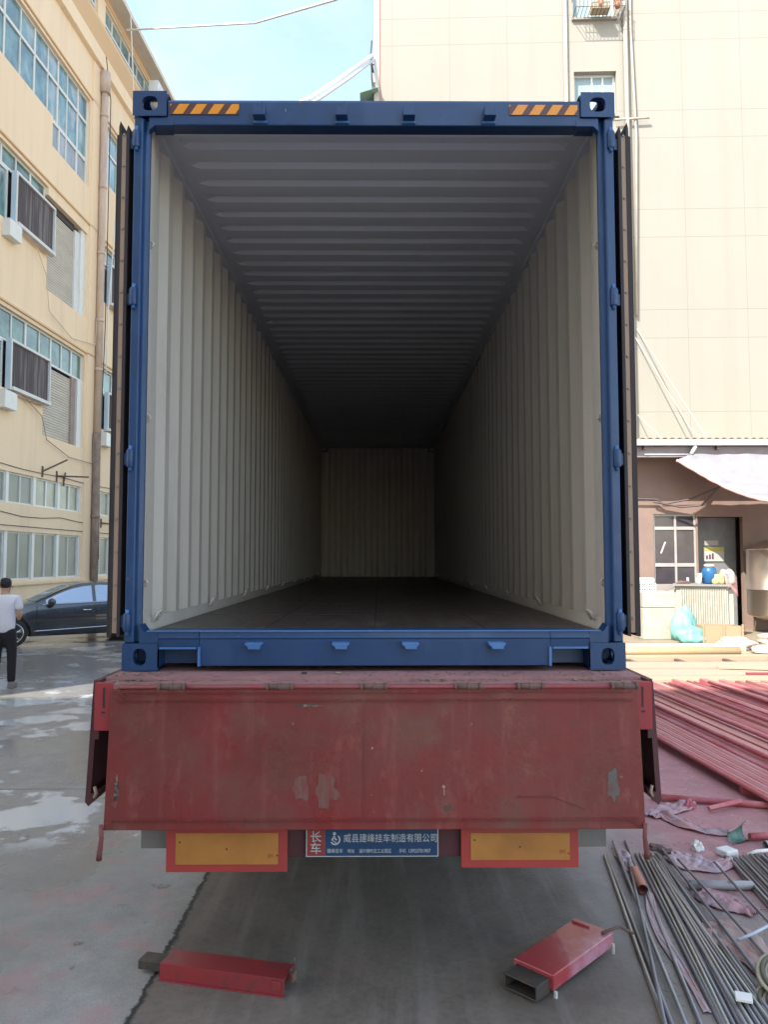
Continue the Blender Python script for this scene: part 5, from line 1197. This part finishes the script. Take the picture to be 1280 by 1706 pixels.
rod((575, 138), (1185, 935), .009, .03, 1, 'dark rod lying diagonally over the grey plastic pipe, left one of two')
rod((680, 205), (1215, 795), .008, .045, 1, 'dark thin rod lying diagonally over the grey plastic pipe, right one of two')
rod((925, 225), (1280, 615), .008, .055, 1, 'single dark thin rod left of the right hand bundle')
LR = 'grey steel rod in the right hand bundle below the foam block'
for i in range(12):
    rod((1000+i*24+rnd.uniform(-5, 5), 195-i*2+rnd.uniform(-8, 8)), (1280+i*26, 512-i*5), .0105, [.0, .02, .01][i % 3], [2, 0, 1][i % 3], LR, ext=3.2, group='rods of the right hand bundle')
# coils at the right edge
for k, (px, py, z, lab) in enumerate(((1306, 1622, .10, 'upper cream rimmed coil of hose at the right edge'), (1304, 1668, .03, 'lower cream rimmed coil of hose at the right edge'))):
    c = G(px, py, z); t = empty('hose_coil', (c.x+.02, c.y, z-.03), 0, lab, 'hose coil', 'coils at the right edge')
    t.rotation_euler = (R(22 if k == 0 else 8), R(-8), 0)
    for j in range(5):
        q = MB(); R_ = .125-.018*j; q.tube([(R_*cos(a*pi/24), R_*sin(a*pi/24), .012*(j % 2)+.02) for a in range(49)], .010, 8); q.build('hose_turn', mat('coil_cream', (.42, .39, .28), .45, var=.5) if j % 2 == 0 else mat('coil_dark', (.12, .11, .08), .5), t)
# litter: fine wire and straw under the rods
q = MB()
for k in range(520):
    px, py = rnd.uniform(1015, 1285), rnd.uniform(1405, 1706)
    if px < 1015+(py-1405)*.36: continue
    c = G(px, py); a = rnd.uniform(0, 2*pi); ln = rnd.uniform(.008, .045); b = c+Vector((cos(a)*ln, sin(a)*ln, rnd.uniform(0, .01)))
    q.tube([c+Vector((0, 0, .003)), (c+b)/2+Vector((rnd.uniform(-.006, .006), rnd.uniform(-.006, .006), .006)), b+Vector((0, 0, .003))], .0011, 3, cap=False)
tag(q.build('wire_scraps', mat('scraps', (.12, .09, .08), .7, var=.9, vscale=30, col2=(.42, .34, .26)), recalc=False), 'loose scraps of wire and straw under the grey rods', 'scraps', kind='stuff')
q = MB()
for k in range(260):
    c = Vector((rnd.uniform(2.2, 3.3), rnd.uniform(1.6, 4.6), .0)) if k < 170 else Vector((rnd.uniform(-2.6, 1.2), rnd.uniform(-.6, 1.9), 0))
    s_ = rnd.uniform(.002, .006) if k < 170 else rnd.uniform(.0015, .003); a = rnd.uniform(0, pi)
    q.raw([c+Vector((s_, 0, 0)), c+Vector((-s_*.5, s_*.8, 0)), c+Vector((-s_*.5, -s_*.8, 0)), c+Vector((0, 0, s_))], [(0, 1, 3), (1, 2, 3), (2, 0, 3)])
tag(q.build('pebbles', mat('pebble', (.30, .25, .23), .9, var=.9, vscale=30, col2=(.20, .14, .14)), recalc=False), 'tiny stones and flakes scattered over the yard floor', 'pebbles', kind='stuff')
for k, (px, py, cols, lab) in enumerate(((1092, 1414, M_rust, 'rusty iron block lying behind the hanging hook'), (1110, 1422, M_rust, 'small dark scrap of iron behind the rod ends'))):
    lump('scrap_iron', lab, 'scrap', tuple(G(px, py)), (.05, .03, .02), cols, seed=40+k, amp=.6)

# ------------------------------------------------------------------ dark sedan
def lerp_tab(T, x):
    for i in range(len(T)-1):
        if x <= T[i+1][0]:
            f = (x-T[i][0])/(T[i+1][0]-T[i][0]); f = max(0, f); return T[i][1]*(1-f)+T[i+1][1]*f
    return T[-1][1]
CAR = empty('parked_car', (-8.40-.79*sin(R(32))-.92*cos(R(32)), 13.93+.79*cos(R(32))-.92*sin(R(32)), 0), R(32), 'dark grey blue sedan parked nose to the factory wall', 'car')
top = [(0, .60), (.03, .72), (.18, .79), (.6, .88), (1.0, .95), (1.32, 1.0), (1.6, 1.13), (1.9, 1.27), (2.2, 1.38), (2.5, 1.44), (2.85, 1.465), (3.2, 1.45), (3.5, 1.395), (3.8, 1.29), (4.1, 1.16), (4.3, 1.10), (4.6, 1.07), (4.68, .98), (4.72, .62)]
belt = [(0, .57), (.03, .68), (.18, .75), (1.32, .94), (2.5, .965), (3.8, 1.0), (4.3, 1.03), (4.6, 1.0), (4.72, .6)]
half = [(0, .55), (.08, .68), (.3, .80), (.7, .87), (1.2, .90), (2.4, .91), (3.6, .90), (4.2, .86), (4.55, .78), (4.72, .62)]
def sect(x):
    zt, zb_, w = lerp_tab(top, x), lerp_tab(belt, x), lerp_tab(half, x); bt = .30 if x < .25 or x > 4.5 else .21
    ti = max(0, zt-zb_); wr = max(w-.06-ti*.52, w*.55)
    lo_ = [(0, bt), (w*.80, bt), (w*.955, bt+.05), (w*.975, bt+.16), (w, bt+.36), (w*.985, zb_-.18), (w*.955, zb_-.05), (w-.055, zb_)]
    return lo_ + [((w-.06)*.5+wr*.5, zb_+ti*.45), (wr, zt-.055 if ti > .1 else zt-ti*.3), (wr*.86, zt-.018), (wr*.5, zt-.002), (0, zt)]
xs_ = [4.72*i/70 for i in range(71)]
q = MB(); secs = [sect(x) for x in xs_]; n = len(secs[0]); ringn = 2*n-2
for i, x in enumerate(xs_):
    s_ = secs[i]; full = [(x, -y, z) for y, z in s_]+[(x, y, z) for y, z in reversed(s_[1:-1])]
    q.v += full
for i in range(len(xs_)-1):
    for k in range(ringn):
        j = (k+1) % ringn; q.f.append((i*ringn+k, i*ringn+j, (i+1)*ringn+j, (i+1)*ringn+k)); q.mi.append(0); q.sm.append(True)
q.f.append(tuple(range(ringn))); q.mi.append(0); q.sm.append(False)
q.f.append(tuple((len(xs_)-1)*ringn+k for k in range(ringn))[::-1]); q.mi.append(0); q.sm.append(False)
M_car = mat('car_paint', (.055, .062, .072), .25, metal=.5, coat=1.0, var=.15, vscale=2)
body = q.build('body', M_car, CAR)
cut = MB()
for xw in (.92, 3.62):
    for s_ in (-1, 1): cut.lathe((xw, s_*.80, .315), [(.372, -.26), (.372, .26)], 40, axis='y')
co = cut.build('c', M_car, CAR); bpy.context.view_layer.update()
md = body.modifiers.new('b', 'BOOLEAN'); md.operation = 'DIFFERENCE'; md.object = co; md.solver = 'EXACT'
bpy.context.view_layer.update()
me = bpy.data.meshes.new_from_object(body.evaluated_get(bpy.context.evaluated_depsgraph_get()))
body.modifiers.clear(); body.data = me; bpy.data.objects.remove(co)
M_cglass = mat('car_glass', (.36, .43, .50), .06, metal=.75, spec=.9)
M_chrome = mat('chrome', (.6, .62, .65), .2, metal=.9)
def side_y(x, z):
    s_ = sect(x)[7:]
    for i in range(len(s_)-1):
        if s_[i][1] <= z <= s_[i+1][1]+1e-6: f = (z-s_[i][1])/max(1e-6, s_[i+1][1]-s_[i][1]); return s_[i][0]*(1-f)+s_[i+1][0]*f
    return s_[-2][0]
for s_ in (-1, 1):
    for (a, b) in ((1.62, 2.66), (2.74, 3.62), (3.68, 3.98)):
        q = MB()
        def gf(u, v):
            x = a+(b-a)*u; z0 = lerp_tab(belt, x)+.02; z1 = max(z0+.004, lerp_tab(top, x)-.085); z = z0+(z1-z0)*v; return (x, s_*(side_y(x, z)+.006), z)
        q.grid(gf, 20, 5); q.build('side_window', M_cglass, body, recalc=False)
    q = MB(); q.tube([(x, s_*(side_y(x, lerp_tab(belt, x)+.005)+.006), lerp_tab(belt, x)+.008) for x in [1.5+.1*i for i in range(27)]], .009, 5); q.build('belt_trim', M_chrome, body)
    q = MB(); q.tube([(x, s_*(lerp_tab(half, x)+.003), .345+.03*(x-1.4)) for x in [1.36+.1*i for i in range(19)]], .014, 5); q.build('sill_trim', M_chrome, body)
    for xd in (1.42, 2.70, 3.48):
        q = MB(); q.tube([(xd, s_*(lerp_tab(half, xd)*k_+.001), z) for k_, z in ((.957, .27), (.977, .37), (1.0, .57), (.986, .79), (.958, .92))], .005, 4); q.build('door_gap', M_gasket, body)
    q = MB(); q.lathe((1.72, s_*1.0, 1.01), [(.02, -.11), (.075, -.08), (.09, 0), (.08, .06), (.03, .09)], 14, axis='y'); q.tube([(1.70, s_*.86, .97), (1.72, s_*.96, .99)], .025, 6); q.build('mirror', M_car, CAR)
    for xd in (2.52, 3.40): q = MB(); q.tube([(xd-.1, s_*.905, .80), (xd-.08, s_*.925, .80), (xd+.08, s_*.925, .80), (xd+.1, s_*.905, .80)], .013, 6); q.build('door_handle', M_chrome, body)
    q = MB(); q.grid(lambda u, v: (.10+.42*u, s_*(lerp_tab(half, .10+.42*u)*.97+.012), .62+.10*v+.03*u), 8, 3); q.build('headlight', M_cglass, CAR, recalc=False)
    q = MB(); q.grid(lambda u, v: (4.35+.33*u, s_*(lerp_tab(half, 4.35+.33*u)*.975+.010), .80+.13*v), 8, 3); q.build('tail_light', mat('tail_red', (.35, .02, .02), .2), CAR, recalc=False)
    for xw in (.92, 3.62):
        q = MB(); q.lathe((xw, s_*.79, .315), [(.225, -.10), (.29, -.105), (.315, -.08), (.315, .08), (.29, .105), (.225, .10)], 40, axis='y'); w = q.build('wheel', M_tyre, CAR)
        q = MB(); yf = s_*.885
        q.lathe((xw, s_*.79, .315), [(.226, s_*.10), (.232, s_*.112), (.212, s_*.10), (.205, s_*.02)], 40, axis='y')
        for k in range(5):
            for off in (-.17, .17):
                a0 = 2*pi*k/5+.3; a1 = a0+off
                q.tube([(xw+.03*cos(a0), yf, .315+.03*sin(a0)), (xw+.12*cos(a0+off*.3), yf+s_*.006, .315+.12*sin(a0+off*.3)), (xw+.218*cos(a1), yf-s_*.004, .315+.218*sin(a1))], .012, 5)
        q.lathe((xw, yf, .315), [(.045, -.015), (.04, .012*s_)], 16, axis='y'); q.build('rim', M_chrome, w)
        q = MB(); q.lathe((xw, s_*.80, .315), [(.20, 0), (.19, .004)], 24, axis='y'); q.build('brake_disc', M_dark, w)
def wsf(u, v):
    x = 1.36+.80*u; w = (sect(x)[9][0])*.93; return (x, w*(2*v-1), lerp_tab(top, x)+.008-.03*(2*v-1)**4)
q = MB(); q.grid(wsf, 10, 10); q.build('windscreen', M_cglass, body, recalc=False)
def rwf(u, v):
    x = 3.50+.70*u; w = (sect(x)[9][0])*.93; return (x, w*(2*v-1), lerp_tab(top, x)+.008-.03*(2*v-1)**4)
q = MB(); q.grid(rwf, 10, 10); q.build('rear_window', M_cglass, body, recalc=False)
q = MB(); q.box((-.012, -.45, .36), (.01, .45, .56)); q.build('front_grille', M_gasket, CAR)

# ------------------------------------------------------------------ person at the left edge
pc = G(4, 1146)
PER = empty('person', (pc.x, pc.y, 0), R(8), 'person seen from behind in white t-shirt and black trousers, at the left edge', 'person')
def skin_obj(name, pts, edges, m, root=0, sub=2, parent=PER):
    me = bpy.data.meshes.new(name); me.from_pydata([p[0] for p in pts], edges, []); me.materials.append(m)
    o = bpy.data.objects.new(name, me); COL.objects.link(o); o.parent = parent
    sk = o.modifiers.new('s', 'SKIN'); sk.use_smooth_shade = True
    for i, p in enumerate(pts):
        r_ = p[1]; me.skin_vertices[0].data[i].radius = r_ if isinstance(r_, tuple) else (r_, r_)
    me.skin_vertices[0].data[root].use_root = True
    su = o.modifiers.new('u', 'SUBSURF'); su.levels = su.render_levels = sub
    bpy.context.view_layer.update()
    nm = bpy.data.meshes.new_from_object(o.evaluated_get(bpy.context.evaluated_depsgraph_get())); o.modifiers.clear(); o.data = nm
    for p in nm.polygons: p.use_smooth = True
    return o
M_skin = mat('skin', (.50, .30, .21), .55); M_hair = mat('hair', (.012, .010, .010), .5, bump=.5, bscale=60)
pts = [((0, 0, .95), (.12, .08)), ((0, 0, 1.12), (.12, .085)), ((0, 0, 1.34), (.15, .10)), ((0, .0, 1.445), (.075, .06)), ((0, .02, 1.50), (.055, .055)), ((0, .03, 1.585), (.086, .098)), ((0, .03, 1.665), (.080, .094))]
ed = [(0, 1), (1, 2), (2, 3), (3, 4), (4, 5), (5, 6)]
def add(p, r, par): pts.append((p, r)); ed.append((par, len(pts)-1)); return len(pts)-1
for s_ in (-1, 1):
    a = add((s_*.175, -.01, 1.395), .055, 2); b = add((s_*.225, -.01, 1.13), .042, a); c = add((s_*.15, .20, 1.06), .030, b); h = add((s_*.12, .26, 1.07), (.035, .018), c)
    for f in range(4):
        e1 = add((s_*(.10+.018*f)-s_*.02, .32-.006*f, 1.08), .009, h); e2 = add((s_*(.09+.018*f)-s_*.03, .345-.006*f, 1.105), .008, e1)
    e1 = add((s_*.085, .27, 1.09), .010, h); add((s_*.075, .30, 1.105), .008, e1)
    a = add((s_*.095, 0, .86), .085, 0); b = add((s_*.11, .02, .49), .058, a); c = add((s_*.125, -.02, .09), .038, b); add((s_*.14, .10, .035), (.04, .03), c)
skin_obj('body', pts, ed, M_skin)
sh = [((0, -.005, .80), (.172, .130)), ((0, -.008, 1.02), (.172, .128)), ((0, -.008, 1.25), (.182, .132)), ((0, -.005, 1.37), (.165, .115)), ((0, 0, 1.455), (.085, .07))]
se = [(0, 1), (1, 2), (2, 3), (3, 4)]
for s_ in (-1, 1):
    sh.append(((s_*.175, -.01, 1.385), .075)); se.append((3, len(sh)-1)); sh.append(((s_*.225, -.012, 1.20), .072)); se.append((len(sh)-2, len(sh)-1))
skin_obj('t_shirt', sh, se, mat('white_cotton', (.72, .73, .80), .9, bump=.5, bscale=7, stretch=(1, 1, 2)))
tr = [((0, 0, 1.02), (.150, .110)), ((0, 0, .88), (.165, .12))]; te = [(0, 1)]
for s_ in (-1, 1):
    n_ = len(tr); tr += [((s_*.10, .0, .78), .098), ((s_*.115, .02, .49), .075), ((s_*.125, -.015, .07), .062)]; te += [(1, n_), (n_, n_+1), (n_+1, n_+2)]
skin_obj('trousers', tr, te, mat('black_cloth', (.012, .012, .018), .85, bump=.4, bscale=9))
skin_obj('hair', [((0, -.030, 1.535), (.084, .062)), ((0, .012, 1.655), (.098, .108)), ((0, .03, 1.715), (.070, .08))], [(0, 1), (1, 2)], M_hair)
for s_ in (-1, 1):
    q = MB(); q.lathe((s_*.092, .035, 1.575), [(.012, -.012), (.028, 0), (.012, .012)], 12, axis='x'); q.build('ear', M_skin, PER)
    q = MB(); x0 = s_*.13
    q.raw([(x0-.05, -.075, 0), (x0+.05, -.075, 0), (x0+.055, .10, 0), (x0+.02, .19, 0), (x0-.02, .19, 0), (x0-.052, .10, 0), (x0-.04, -.065, .10), (x0+.04, -.065, .10), (x0+.045, .06, .09), (x0+.015, .165, .045), (x0-.015, .165, .045), (x0-.045, .06, .09)],
          [(5,4,3,2,1,0), (6,7,8,9,10,11), (0,1,7,6), (1,2,8,7), (2,3,9,8), (3,4,10,9), (4,5,11,10), (5,0,6,11)]); q.build('shoe', mat('grey_shoe', (.20, .17, .18), .6), PER, bevel=.012)
q = MB(); q.tube([(0, .105, 1.60), (0, .130, 1.572), (0, .110, 1.563)], [.008, .013, .010], 8); q.build('nose', M_skin, PER)
for s_ in (-1, 1):
    q = MB(); q.lathe((s_*.032, .108, 1.60), [(.004, -.004), (.011, 0), (.004, .004)], 10, axis='y'); q.build('eye', M_hair, PER)
q = MB(); q.tube([(-.024, .108, 1.535), (0, .116, 1.533), (.024, .108, 1.535)], .005, 6); q.build('mouth', mat('lips', (.42, .16, .14), .5), PER)
